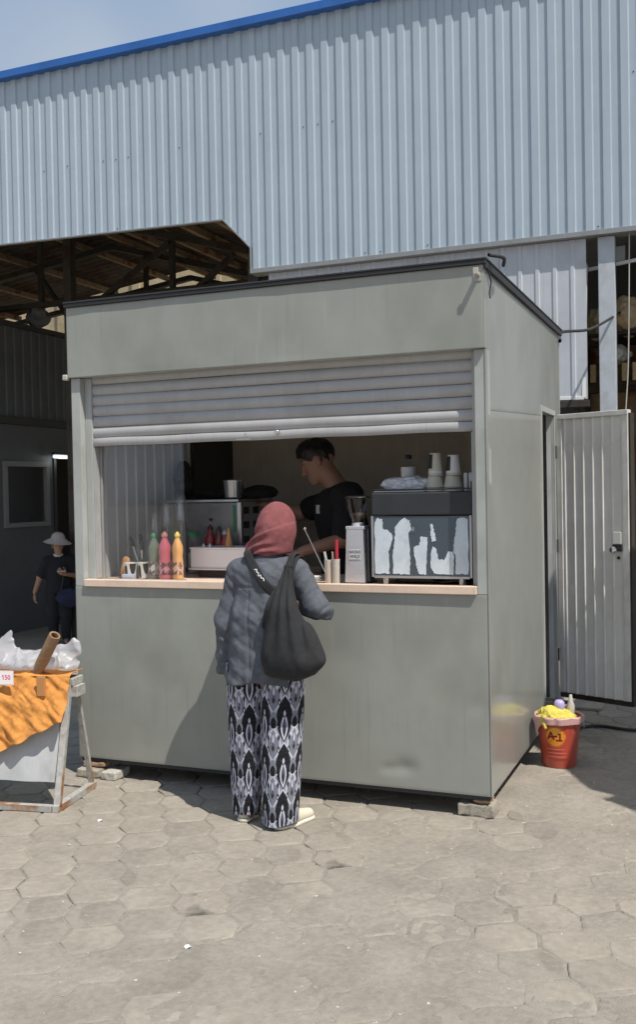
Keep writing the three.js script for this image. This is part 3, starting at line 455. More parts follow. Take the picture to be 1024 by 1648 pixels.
// ---------------- the door, swung open
{
  const a = 0.40, L = 0.492, hz = -1.985;
  const d = new THREE.Group(); d.name = 'door'; d.position.set(0.012 + 1.14, -YB, hz + 1.1); d.rotation.y = -a; kiosk.add(d);
  const y0 = 0.175, y1 = 1.99;
  const P = (n, g, m) => part(d, n, g, m, { local: true });
  const leaf = corrugated(0.032, L - 0.035, () => y0 + 0.03, () => y1 - 0.03, -0.019, 0.066, 0.008, [0.1, 0.20, 0.30, 0.40], 0.032);
  P('leaf', leaf, M.door);
  P('leaf_back', box(0.03, L - 0.03, y0 + 0.03, y1 - 0.03, -0.045, -0.03), M.door);
  P('frame_rail', rbox(0, L, y1 - 0.031, y1, -0.048, 0.0, 0.003), M.doorFrame);
  P('frame_rail', rbox(0, L, y0, y0 + 0.031, -0.048, -0.006, 0.003), M.steelDark);
  P('frame_stile', rbox(0, 0.033, y0 + 0.0315, y1 - 0.0315, -0.048, -0.004, 0.003), M.doorFrame);
  P('frame_stile', rbox(L - 0.04, L, y0 + 0.0315, y1 - 0.0315, -0.048, -0.003, 0.003), M.doorFrame);
  P('edge_strip', rbox(L + 0.0005, L + 0.014, y0, y1 - 0.02, -0.06, -0.012, 0.003), M.steelDark);
  const lk = P('lock_plate', rbox(L - 0.105, L - 0.05, 1.17, 1.245, -0.009, 0.0015, 0.003), M.door);
  P('lock_plate', rbox(L - 0.110, L - 0.045, 1.125, 1.168, -0.009, 0.004, 0.006), M.blackPlastic);
  P('door_knob', lathe([[0, 0.05], [0.016, 0.048], [0.024, 0.036], [0.020, 0.024], [0.010, 0.018], [0.010, 0]], 0, 0, 0, 18).rotateX(Math.PI / 2).translate(L - 0.085, 1.135, 0.0035), M.chrome);
  P('keyhole', cyl(0.010, 0.010, 0.006, 0, 0, 0, 14).rotateX(Math.PI / 2).translate(L - 0.072, 1.085, -0.010), M.blackPlastic);
  for (const y of [0.45, 1.15, 1.75]) P('hinge', bar(V(-0.006, y - 0.04, 0.004), V(-0.006, y + 0.04, 0.004), 0.018, 0.018, 10), M.steelDark);
}
// ---------------- bricks and blocks under the kiosk
{
  const chip = (x0, x1, y0, y1, z0, z1, s) => { const f = (x, y, z) => { const dx = Math.max(x0 - x, x - x1), dy = Math.max(y0 - y, y - y1), dz = Math.max(z0 - z, z - z1); return smax(smax(dx, dy, 0.008), dz, 0.008) + (fbm3(x * 30 + s, y * 30, z * 30, 3) - 0.42) * 0.010; }; return nets(f, [x0 - .02, y0 - .02, z0 - .02], [x1 + .02, y1 + .02, z1 + .02], 0.007); };
  const B = (n, x0, x1, y0, y1, z0, z1, m, lb, s) => single(n, chip(x0, x1, y0, y1, z0, z1, s), m, lb, n === 'brick' ? 'brick' : 'block', null, [(x0 + x1) / 2, y0, (z0 + z1) / 2]);
  B('concrete_block', -0.165, 0.008, 0.0, 0.058, -0.14, -0.005, M.block, 'rough concrete block under the right front corner of the kiosk', 1);
  B('timber_shim', -0.10, -0.012, 0.060, 0.080, -0.13, -0.02, M.brick, 'thin shim on the concrete block at the right front corner', 2);
  B('brick', -2.26, -2.12, 0.050, 0.080, -0.10, 0.0, M.brick, 'orange brick directly under the left front corner of the kiosk', 3);
  B('brick', -2.28, -2.13, 0.0, 0.048, -0.06, 0.04, M.block, 'pale brick lying beneath the orange brick', 4);
  B('concrete_block', -2.115, -2.02, 0.0, 0.048, -0.10, 0.05, M.whiteDirty, 'small whitish block beside the bricks at the left corner', 5);
  B('concrete_block', -0.16, -0.02, 0.0, 0.079, -2.2, -2.05, M.block, 'concrete block under the right rear corner of the kiosk', 6);
  B('concrete_block', -2.26, -2.12, 0.0, 0.079, -2.2, -2.05, M.block, 'concrete block under the left rear corner of the kiosk', 7);
}
{
  single('power_cable', tube([V(0.01, 2.49, -2.2), V(-0.12, 2.70, -3.2), V(-0.03, 2.86, -4.2), V(0.078, 3.10, -5.1), V(0.11, 3.16, -5.3)], 0.012, 40, 8), M.blackTrim, 'dark power cable sagging from kiosk to the grey post', 'cable', null, [0.01, 2.49, -2.2]);
  single('board', rbox(-0.02, 0.22, 0.0, 0.02, -2.62, -2.42, 0.004).rotateX(0), M.block, 'flat grey slab on the ground below the open door', 'slab', null, [0.1, 0, -2.52]);
  single('ground_cable', tube([V(0.05, 0.012, -1.75), V(0.25, 0.012, -1.95), V(0.45, 0.012, -1.9), V(0.8, 0.012, -2.0)], 0.010, 30, 8), M.blackPlastic, 'black cable lying on the ground under the open door', 'cable', null, [0.4, 0, -1.9]);
}

// ================================================================ COUNTER GOODS
const Y0 = YC;
// ---- espresso machine, its back to the customer
{
  const x0 = -0.596, x1 = -0.094, z1 = -0.088, z0 = -0.55;
  const m = thing('espresso_machine', 'steel espresso machine with peeling white film on its back panel', 'coffee machine', [(x0 + x1) / 2, Y0, (z0 + z1) / 2]);
  const panelMat = std([0.10, 0.125, 0.15], 0.35, { metalness: 0.5, roughnessMap: rep(T.rough, 0.2) });
  part(m, 'body', rbox(x0 + 0.012, x1 - 0.012, 1.112, 1.398, z0, z1 - 0.006, 0.006), M.blackPlastic);
  part(m, 'back_panel', rbox(x0 + 0.004, x1 - 0.004, 1.108, 1.400, z1 - 0.0055, z1, 0.002), panelMat);
  part(m, 'panel_rim', [rbox(x0, x0 + 0.012, 1.105, 1.402, z1 - 0.02, z1 + 0.004, 0.002), rbox(x1 - 0.012, x1, 1.105, 1.402, z1 - 0.02, z1 + 0.004, 0.002), rbox(x0 + 0.0125, x1 - 0.0125, 1.1, 1.112, z1 - 0.02, z1 + 0.004, 0.002)], M.steel);
  part(m, 'cup_tray', rbox(x0 + 0.004, x1 + 0.004, 1.404, 1.514, z0 - 0.01, z1 + 0.006, 0.008), M.blackTrim);
  part(m, 'tray_rail', [bar(V(x0 + 0.01, 1.528, z1), V(x1, 1.528, z1), 0.008, 0.008, 8), bar(V(x1, 1.515, z1), V(x1, 1.56, z1), 0.01, 0.01, 8), bar(V(x1, 1.558, z1), V(x1, 1.558, z0), 0.01, 0.01, 8)], M.blackPlastic);
  // protective film left on the panel: ragged pieces (fractions of the panel)
  const W = x1 - x0 - 0.026, H = 0.282; const R6 = rng(12);
  const ragged = pts => { const out = []; for (let i = 0; i < pts.length; i++) { const [a, b] = pts[i], [c, d] = pts[(i + 1) % pts.length]; for (let k = 0; k < 6; k++) { const t = k / 6; const j = k ? (R6() - 0.5) * 0.014 : 0; out.push(new THREE.Vector2((mix(a, c, t) + j) * W, (mix(b, d, t) + j * 1.6) * H)); } } return new THREE.Shape(out); };
  const film = phys([0.72, 0.80, 0.87], 0.35, { map: rep(T.paint, 0.2), clearcoat: 0.3, clearcoatRoughness: 0.25 });
  for (const pts of [
    [[0.01, 0.03], [0.165, 0.03], [0.155, 0.40], [0.18, 0.52], [0.205, 0.68], [0.15, 0.79], [0.10, 0.80], [0.095, 0.97], [0.04, 0.99], [0.012, 0.9]],
    [[0.20, 0.03], [0.38, 0.02], [0.39, 0.30], [0.37, 0.72], [0.40, 0.80], [0.385, 0.93], [0.33, 0.99], [0.29, 0.95], [0.225, 0.82], [0.225, 0.62], [0.205, 0.4]],
    [[0.47, 0.04], [0.55, 0.02], [0.56, 0.35], [0.57, 0.66], [0.50, 0.67], [0.485, 0.52], [0.43, 0.50], [0.43, 0.33], [0.455, 0.16]],
    [[0.60, 0.18], [0.63, 0.05], [0.83, 0.02], [0.84, 0.30], [0.83, 0.42], [0.78, 0.42], [0.74, 0.27], [0.68, 0.29], [0.66, 0.46], [0.62, 0.50], [0.60, 0.35]],
    [[0.85, 0.04], [0.985, 0.04], [0.985, 0.95], [0.95, 0.99], [0.88, 0.97], [0.87, 0.85], [0.845, 0.60], [0.835, 0.44], [0.86, 0.3]],
    [[0.615, 0.58], [0.66, 0.60], [0.64, 0.74], [0.625, 0.87], [0.60, 0.88], [0.605, 0.72]]]) {
    const g = new THREE.ExtrudeGeometry(ragged(pts), { depth: 0.0012, bevelEnabled: false }); g.translate(x0 + 0.013, 1.113, z1 + 0.0006); part(m, 'protective_film', g, film);
  }
  { const cv = document.createElement('canvas'); cv.width = 128; cv.height = 64; const c = cv.getContext('2d'); c.fillStyle = '#4a535c'; c.fillRect(0, 0, 128, 64); c.strokeStyle = '#b9c2c8'; c.lineWidth = 5; c.beginPath(); c.moveTo(10, 44); c.bezierCurveTo(14, 20, 26, 20, 28, 38); c.bezierCurveTo(34, 18, 44, 20, 46, 38); c.bezierCurveTo(54, 20, 64, 22, 62, 40); c.bezierCurveTo(76, 10, 88, 18, 84, 44); c.moveTo(100, 10); c.lineTo(98, 44); c.stroke(); const t = new THREE.CanvasTexture(cv); t.colorSpace = THREE.SRGBColorSpace; const g = new THREE.PlaneGeometry(0.085, 0.036); g.translate(-0.405, 1.335, z1 + 0.0012); part(m, 'maker_mark', g, std(0xffffff, 0.4, { map: t }), { keepUV: true }); }
  for (const [x, z] of [[x0 + 0.06, z1 - 0.04], [x1 - 0.06, z1 - 0.04], [x0 + 0.06, z0 + 0.05], [x1 - 0.06, z0 + 0.05]]) part(m, 'foot', cyl(0.018, 0.018, 0.034, x, Y0, z, 14), M.steel);
  part(m, 'drip_pan', rbox(x0 + 0.09, x1 - 0.1, Y0 + 0.006, 1.096, z0 + 0.05, z1 - 0.1, 0.004), M.blackPlastic);
  single('machine_cable', tube([V(-0.32, Y0 + 0.02, -0.20), V(-0.26, Y0 + 0.012, -0.15), V(-0.20, Y0 + 0.02, -0.145), V(-0.13, Y0 + 0.015, -0.15)], 0.007, 24, 8), M.blackPlastic, 'black cable looped under the espresso machine', 'cable', null, [-0.25, Y0, -0.15]);
}
// ---- on top of the machine
const YM = 1.5165;
{
  const f = (x, y, z) => { let d = ellD(x, y, z, [-0.485, YM + 0.042, -0.29], [0.118, 0.036, 0.09]); d = smin(d, ellD(x, y, z, [-0.41, YM + 0.035, -0.28], [0.05, 0.028, 0.07]), 0.03); return smax(d + (fbm3(x * 28, y * 40, z * 28, 3) - 0.5) * 0.022, YM + 0.007 - y, 0.004); };
  single('towel_bag', nets(f, [-0.65, YM - 0.01, -0.43], [-0.32, YM + 0.12, -0.16], 0.006), phys([0.72, 0.72, 0.76], 0.45, { clearcoat: 0.4, clearcoatRoughness: 0.3 }), 'crumpled white plastic bag of cloths on the espresso machine', 'bag', null, [-0.48, YM, -0.29]);
  single('serving_tray', rbox(-0.612, -0.35, YM + 0.0005, YM + 0.006, -0.41, -0.18, 0.002), M.white, 'thin white tray under the plastic bag', 'tray', null, [-0.48, YM, -0.29]);
  const b = thing('plastic_bottle', 'small clear bottle with white label standing behind the plastic bag', 'bottle', [-0.505, YM, -0.43]);
  part(b, 'bottle_body', lathe([[0, 0], [0.036, 0.002], [0.038, 0.02], [0.038, 0.11], [0.03, 0.135], [0.016, 0.15], [0.016, 0.168]], -0.505, YM + 0.001, -0.43), M.clear);
  part(b, 'label', lathe([[0.0386, 0.04], [0.0392, 0.042], [0.0392, 0.125], [0.0386, 0.127]], -0.505, YM + 0.001, -0.43), M.white);
  part(b, 'cap', lathe([[0.0165, 0.0], [0.018, 0.001], [0.018, 0.022], [0, 0.024]], -0.505, YM + 0.1685, -0.43), M.blackTrim);
}
const cupGeo = lathe([[0, 0.002], [0.027, 0], [0.0275, 0.003], [0.036, 0.083], [0.038, 0.085], [0.038, 0.089], [0.035, 0.089], [0.0262, 0.005], [0, 0.005]], 0, 0, 0, 24);
function cupStack(lb, x, z, n1, r1, n2, r2, handleX) {
  const s = thing('paper_cup_stack', lb, 'cups', [x, YM, z], 'paper cups on the espresso machine');
  const cream = std([0.60, 0.57, 0.48], 0.7), dk = std([0.03, 0.028, 0.026], 0.6);
  let y = YM; const up = g => { g.scale(1, -1, 1); g.index && g.setIndex([...g.index.array].reverse()); return g; };
  for (let i = 0; i < n1; i++) { const g = cupGeo.clone(); g.scale(r1, 0.62, r1); part(s, 'cup', up(g).translate(x, y + 0.055 + 0.0005, z), cream); y += 0.020; }
  y += 0.036;
  for (let i = 0; i < n2; i++) { const g = cupGeo.clone(); g.scale(r2, 1, r2); const cp = part(s, 'cup', up(g).translate(x + 0.004, y + 0.089 + 0.0005, z), i % 2 ? M.white : cream); if (i === n2 - 1) { const ps = new THREE.LatheGeometry([new THREE.Vector2(0.0368 * r2 + 0.001, 0.012), new THREE.Vector2(0.0285 * r2 + 0.001, 0.082)], 8, -1.15, 0.95); ps.translate(x + 0.004, y, z); part(cp, 'printed_panel', ps, dk); } y += 0.012; }
  return s;
}
cupStack('stack of cream paper cups beside the plastic bag on the machine', -0.316, -0.25, 2, 1.18, 3, 0.95);
cupStack('shorter stack of cream paper cups nearer the right jamb', -0.228, -0.26, 2, 1.22, 2, 0.98);
{
  const t = thing('lid_sleeve', 'two narrow white tubes of cup lids at the right end of the machine', 'lids', [-0.152, YM, -0.27]);
  for (const dx of [-0.013, 0.013]) part(t, 'tube', lathe([[0, 0], [0.010, 0], [0.0105, 0.08], [0.008, 0.088], [0, 0.089]], -0.152 + dx, YM + 0.0005, -0.27, 14), M.white);
}
// ---- coffee grinder
{
  const x = -0.690, z = -0.16; const g = thing('coffee_grinder', 'silver coffee grinder with clear conical hopper beside the espresso machine', 'grinder', [x, Y0, z]);
  const prism = (w0, w1, d0, d1, y0, y1) => { const p = new THREE.CylinderGeometry(1, 1, 1, 4, 1); p.rotateY(Math.PI / 4); const a = p.attributes.position; for (let i = 0; i < a.count; i++) { const top = a.getY(i) > 0; a.setXYZ(i, Math.sign(a.getX(i)) * (Math.abs(a.getX(i)) > 0.01 ? (top ? w1 : w0) : 0), top ? y1 : y0, Math.sign(a.getZ(i)) * (Math.abs(a.getZ(i)) > 0.01 ? (top ? d1 : d0) : 0)); } const q = p.toNonIndexed(); q.computeVertexNormals(); q.translate(x, 0, z); return q; };
  const silver = std([0.56, 0.56, 0.58], 0.38, { metalness: 0.35, roughnessMap: rep(T.rough, 0.15) });
  part(g, 'body', prism(0.052, 0.043, 0.06, 0.055, Y0 + 0.008, 1.335), silver);
  part(g, 'base', rbox(x - 0.056, x + 0.062, Y0 + 0.0005, Y0 + 0.0075, z - 0.1, z + 0.062, 0.003), M.blackPlastic);
  part(g, 'spine', rbox(x + 0.0535, x + 0.066, Y0 + 0.008, 1.34, z - 0.06, z + 0.03, 0.006), std([0.10, 0.11, 0.13], 0.5));
  part(g, 'collar', [rbox(x - 0.05, x + 0.05, 1.3355, 1.352, z - 0.05, z + 0.05, 0.004), cyl(0.034, 0.03, 0.016, x, 1.3525, z)], silver);
  const hp = part(g, 'hopper', lathe([[0.030, 0], [0.034, 0.012], [0.054, 0.065], [0.062, 0.12], [0.060, 0.12], [0.052, 0.066], [0.032, 0.013], [0.028, 0.001]], x, 1.369, z, 24), M.clear);
  part(hp, 'lid', lathe([[0, 0.012], [0.05, 0.012], [0.064, 0.006], [0.064, 0], [0, 0]], x, 1.4895, z, 24), M.blackPlastic);
  part(hp, 'beans', lathe([[0, 0], [0.027, 0.001], [0.031, 0.013], [0.042, 0.045], [0, 0.055]], x, 1.37, z, 18), std([0.035, 0.018, 0.01], 0.6));
  const cv = document.createElement('canvas'); cv.width = 128; cv.height = 128; const c = cv.getContext('2d'); c.fillStyle = '#c6c6c9'; c.fillRect(0, 0, 128, 128); c.fillStyle = '#14181a'; c.font = 'bold 50px sans-serif'; c.textAlign = 'center'; c.fillText('MINI', 64, 56); c.fillText('MEJI', 64, 110); const t = new THREE.CanvasTexture(cv); t.colorSpace = THREE.SRGBColorSpace;
  const pl = new THREE.PlaneGeometry(0.062, 0.052); pl.rotateX(-0.018); pl.translate(x + 0.002, 1.214, z + 0.0600); part(g, 'printed_label', pl, std(0xffffff, 0.4, { map: t }), { keepUV: true });
}
// ---- tin of spoons and straws
{
  const x = -0.818, z = -0.12; const tn1 = thing('utensil_tin', 'pair of pale tins holding stirrers and a red stick left of the grinder', 'tin', [x, Y0, z]);
  part(tn1, 'tin', lathe([[0, 0.002], [0.020, 0], [0.0225, 0.115], [0.0235, 0.117], [0.021, 0.117], [0.019, 0.004], [0, 0.004]], x - 0.018, Y0 + 0.0005, z), std([0.52, 0.47, 0.42], 0.5));
  part(tn1, 'tin', lathe([[0, 0.002], [0.019, 0], [0.0205, 0.12], [0.022, 0.122], [0.019, 0.122], [0.018, 0.004], [0, 0.004]], x + 0.022, Y0 + 0.0005, z + 0.006), M.whiteDirty);
  part(tn1, 'long_spoon', [bar(V(x - 0.02, Y0 + 0.02, z), V(x - 0.135, 1.335, z + 0.02), 0.006, 0.006, 8), lathe([[0, 0], [0.007, 0.006], [0.006, 0.014], [0, 0.018]], x - 0.137, 1.332, z + 0.02, 10)], M.chrome);
  part(tn1, 'stirrer', bar(V(x - 0.012, Y0 + 0.02, z), V(x - 0.035, 1.225, z + 0.012), 0.011, 0.005), M.white);
  part(tn1, 'stirrer', bar(V(x + 0.012, Y0 + 0.02, z), V(x + 0.004, 1.225, z), 0.009, 0.005), M.counter);
  part(tn1, 'red_stick', bar(V(x + 0.026, Y0 + 0.02, z), V(x + 0.028, 1.285, z + 0.005), 0.018, 0.018, 12), std([0.45, 0.03, 0.05], 0.4), { label: 'red stick' });
}
for (let i = 0; i < 4; i++) single('saucer', lathe([[0, 0], [0.035, 0], [0.065, 0.010], [0.066, 0.012], [0.034, 0.004], [0, 0.003]], -0.945 + (i % 2) * 0.004, Y0 + 0.0005 + i * 0.0068, -0.11, 28), M.white, ['lowest white saucer', 'second white saucer', 'third white saucer', 'topmost white saucer'][i] + ' of the stack on the counter beside the customer', 'saucer', 'white saucers on the counter');

// ---- left half: syrup bottles, box oven, container, pouch
function squeezeBottle(name, lb, x, z, h, r, col, capCol, trans) {
  const b = thing(name, lb, 'bottle', [x, Y0, z], 'syrup bottles behind the window');
  part(b, 'bottle_body', lathe([[0, 0.003], [r * 0.9, 0], [r, 0.008], [r, h * 0.38], [r * 0.86, h * 0.48], [r, h * 0.58], [r * 0.98, h * 0.70], [r * 0.55, h * 0.82], [r * 0.42, h * 0.86], [r * 0.42, h * 0.90]], x, Y0 + 0.0005, z), trans ? phys(col, 0.15, { transmission: 0.75, thickness: 0 }) : phys(col, 0.35, { clearcoat: 0.4 }));
  part(b, 'label', lathe([[r + 0.0006, h * 0.10], [r + 0.0012, h * 0.105], [r + 0.0012, h * 0.36], [r + 0.0006, h * 0.365]], x, Y0 + 0.0005, z), std(col.map(v => clamp(v * 0.6 + 0.22)), 0.5, { map: rep(T.blot, 0.05) }));
  part(b, 'cap', lathe([[r * 0.5, h * 0.895], [r * 0.52, h * 0.90], [r * 0.5, h * 0.95], [r * 0.3, h * 0.965], [r * 0.2, h], [0, h]], x, Y0 + 0.0005, z, 18), std(capCol, 0.45));
}
squeezeBottle('syrup_bottle', 'pale green clear bottle leftmost of the syrup bottles on the counter', -1.895, -0.19, 0.255, 0.032, [0.62, 0.72, 0.58], [0.05, 0.28, 0.10], true);
squeezeBottle('syrup_bottle', 'clear bluish bottle between the green and pink syrup bottles', -1.858, -0.25, 0.25, 0.028, [0.65, 0.70, 0.78], [0.06, 0.30, 0.12], true);
squeezeBottle('syrup_bottle', 'pink syrup bottle on the counter behind the window', -1.812, -0.165, 0.258, 0.034, [0.62, 0.13, 0.18], [0.55, 0.22, 0.20], false);
squeezeBottle('syrup_bottle', 'yellow orange syrup bottle right of the pink one', -1.738, -0.175, 0.258, 0.030, [0.70, 0.36, 0.12], [0.65, 0.50, 0.08], false);
squeezeBottle('sauce_bottle', 'dark red sauce bottle behind the white container', -1.765, -0.60, 0.28, 0.034, [0.30, 0.02, 0.02], [0.10, 0.02, 0.02], false);
squeezeBottle('sauce_bottle', 'slim brown red bottle beside the dark red sauce bottle', -1.70, -0.585, 0.27, 0.026, [0.22, 0.05, 0.03], [0.05, 0.05, 0.05], false);
{
  const w = thing('plastic_container', 'long white plastic container raised on a dark stand on the counter', 'container', [-1.5, Y0, -0.4]);
  const wall = (x0, x1, z0, z1) => rbox(x0, x1, 1.117, 1.222, z0, z1, 0.003); const wp = phys([0.80, 0.77, 0.77], 0.35, { clearcoat: 0.3 });
  part(w, 'tub', [rbox(-1.735, -1.26, 1.106, 1.116, -0.50, -0.31, 0.003), wall(-1.735, -1.26, -0.318, -0.31), wall(-1.735, -1.26, -0.50, -0.492), wall(-1.735, -1.727, -0.4915, -0.3185), wall(-1.268, -1.26, -0.4915, -0.3185)], wp);
  part(w, 'rim', rbox(-1.745, -1.25, 1.110, 1.117, -0.3095, -0.298, 0.002), wp);
  part(w, 'lid', rbox(-1.74, -1.255, 1.2225, 1.232, -0.505, -0.305, 0.004), wp);
  for (const dx of [-1.685, -1.645]) part(w, 'lid_nub', lathe([[0.010, 0], [0.008, 0.006], [0.003, 0.016], [0, 0.02]], dx, 1.2325, -0.37, 12), M.white);
  part(w, 'stand', rbox(-1.70, -1.30, Y0 + 0.0005, 1.1055, -0.49, -0.33, 0.004), std([0.06, 0.04, 0.03], 0.7));
}
{
  const x0 = -2.12, x1 = -1.615, z1 = -0.66, z0 = -1.12, y0 = 1.085, y1 = 1.475;
  const o = thing('second_machine', 'boxy silver coffee machine with dark vents behind the syrup bottles', 'coffee machine', [(x0 + x1) / 2, Y0, (z0 + z1) / 2]);
  part(o, 'body', rbox(x0, x1, y0, y1, z0, z1, 0.006), std([0.30, 0.29, 0.285], 0.35, { metalness: 0.5, map: rep(T.paint, 0.3) }));
  part(o, 'top_rim', rbox(x0 - 0.012, x1 + 0.012, y1 + 0.0005, y1 + 0.018, z0 - 0.01, z1 + 0.014, 0.004), M.steel);
  part(o, 'corner_post', rbox(x1 + 0.0005, x1 + 0.028, y0, y1 - 0.001, z1 - 0.02, z1 + 0.012, 0.003), M.steel);
  part(o, 'side_panel', rbox(x1 + 0.0005, x1 + 0.01, y0, y1 - 0.001, z0, z1 - 0.021, 0.002), M.galv);
  for (let i = 0; i < 3; i++) for (let j = 0; j < 2; j++) part(o, 'vent', rbox(x1 + 0.0105, x1 + 0.016, y1 - 0.07 - i * 0.085, y1 - 0.03 - i * 0.085, z1 - 0.12 - j * 0.13, z1 - 0.05 - j * 0.13, 0.002), M.blackPlastic);
  part(o, 'screw_knob', cyl(0.009, 0.009, 0.012, 0, 0, 0, 12).rotateX(Math.PI / 2).translate(-1.79, 1.375, z1 + 0.0005), M.blackPlastic);
  part(o, 'green_strip', rbox(x1 - 0.03, x1 - 0.012, 1.30, 1.455, z1 + 0.0005, z1 + 0.004, 0.001), std([0.05, 0.24, 0.10], 0.5), { label: 'green strip' });
  for (const [x, z] of [[x0 + 0.04, z1 - 0.04], [x1 - 0.04, z1 - 0.04], [x0 + 0.04, z0 + 0.04], [x1 - 0.04, z0 + 0.04]]) part(o, 'foot', cyl(0.015, 0.015, y0 - Y0 - 0.001, x, Y0 + 0.0005, z, 12), M.blackPlastic);
  part(kiosk, 'rear_counter', rbox(-2.2, -1.3, 1.037, YC - 0.0005, -1.15, -0.642, 0.003), M.counter);
  const blk = (x, y, z) => smin(ellD(x, y, z, [-1.75, 1.515, -0.85], [0.24, 0.03, 0.12]), ellD(x, y, z, [-1.58, 1.53, -0.9], [0.10, 0.045, 0.1]), 0.03) + (fbm3(x * 20, y * 20, z * 20, 3) - 0.5) * 0.015;
  single('black_cloth', nets((x, y, z) => smax(blk(x, y, z), 1.494 - y, 0.003), [-2.05, 1.48, -1.05], [-1.42, 1.62, -0.68], 0.012), clothMat([0.012, 0.012, 0.013]), 'crumpled black cloth on top of the boxy silver machine', 'cloth', null, [-1.75, 1.494, -0.85]);
}
{
  const f = (x, y, z) => { const t = clamp((y - 1.45) / 0.2); return ellD(x, y, z, [-2.15, 1.60, -0.97], [0.045, 0.13, 0.085]) + (fbm3(x * 22, y * 14, z * 22, 3) - 0.5) * 0.04; };
  single('hanging_bag', nets(f, [-2.215, 1.40, -1.15], [-2.04, 1.80, -0.8], 0.010), M.blackPlastic, 'black plastic bag hanging on the inner left wall', 'bag', null, [-2.15, 1.45, -0.97]);
}
// hanging stacks of clear cups and scoops behind the pane
for (const [i, x, z, y0, n, lb] of [[0, -1.99, -0.36, 1.30, 3, 'tall stack of clear plastic cups leftmost behind the window'], [1, -1.935, -0.40, 1.34, 4, 'tall stack of clear plastic cups above the pink bottle'], [2, -1.855, -0.42, 1.36, 5, 'tall stack of clear plastic cups nearest the free edge of the window']]) {
  const s = thing('clear_cup_stack', lb, 'cups', [x, Y0, z], 'clear plastic cups behind the window'); 
  part(s, 'stand', [cyl(0.034, 0.034, 0.004, x, Y0 + 0.0005, z), cyl(0.004, 0.004, y0 - Y0, x, Y0 + 0.005, z, 8)], M.galv);
  for (let k = 0; k < n; k++) part(s, 'cup', lathe([[0.026, 0.09], [0.036, 0.004], [0.038, 0], [0.0355, 0.002], [0.0252, 0.0885], [0, 0.089], [0, 0.0905], [0.0258, 0.0908]], x + (k % 2) * 0.001, y0 + k * 0.018, z, 16), M.clear);
}
{
  const f = (x, y, z) => capD(x, y, z, [-2.085, Y0 + 0.03, -0.20], [-2.088, Y0 + 0.095, -0.21], 0.034, 0.026, 1, 0.5) + (fbm3(x * 40, y * 40, z * 40, 2) - 0.5) * 0.012;
  single('snack_pouch', nets((x, y, z) => smax(f(x, y, z), Y0 + 0.001 - y, 0.003), [-2.14, Y0 - 0.005, -0.25], [-2.03, Y0 + 0.15, -0.15], 0.005), phys([0.66, 0.34, 0.13], 0.3, { clearcoat: 0.5 }), 'orange foil pouch in the left corner of the window', 'pouch', null, [-2.085, Y0, -0.2]);
  const s = thing('scoop_set', 'tilted steel scoops with black handles beside the orange pouch', 'scoops', [-2.02, Y0, -0.26]);
  part(s, 'holder', lathe([[0, 0.002], [0.030, 0], [0.032, 0.06], [0.034, 0.062], [0.031, 0.062], [0.029, 0.004], [0, 0.004]], -2.01, Y0 + 0.0005, -0.25), M.white);
  for (const [dx, dz, h] of [[-0.05, 0.02, 0.19], [-0.02, -0.02, 0.20], [0.02, 0.03, 0.17]]) { const sc = part(s, 'scoop', bar(V(-2.01, Y0 + 0.02, -0.25), V(-2.01 + dx, Y0 + h, -0.25 + dz), 0.010, 0.006), M.steel); part(sc, 'handle', bar(V(-2.01 + dx * 0.9, Y0 + h * 0.92, -0.25 + dz * 0.9), V(-2.01 + dx * 1.25, Y0 + h * 1.2, -0.25 + dz * 1.25), 0.018, 0.010), M.blackPlastic); }
  single('orange_cone', lathe([[0.022, 0], [0.02, 0.02], [0.004, 0.10], [0, 0.104]], -1.552, 1.2325, -0.42, 18), std([0.68, 0.33, 0.12], 0.6), 'pointed orange nozzle bottle on the white container lid', 'bottle', null, [-1.552, 1.2325, -0.42]);
}

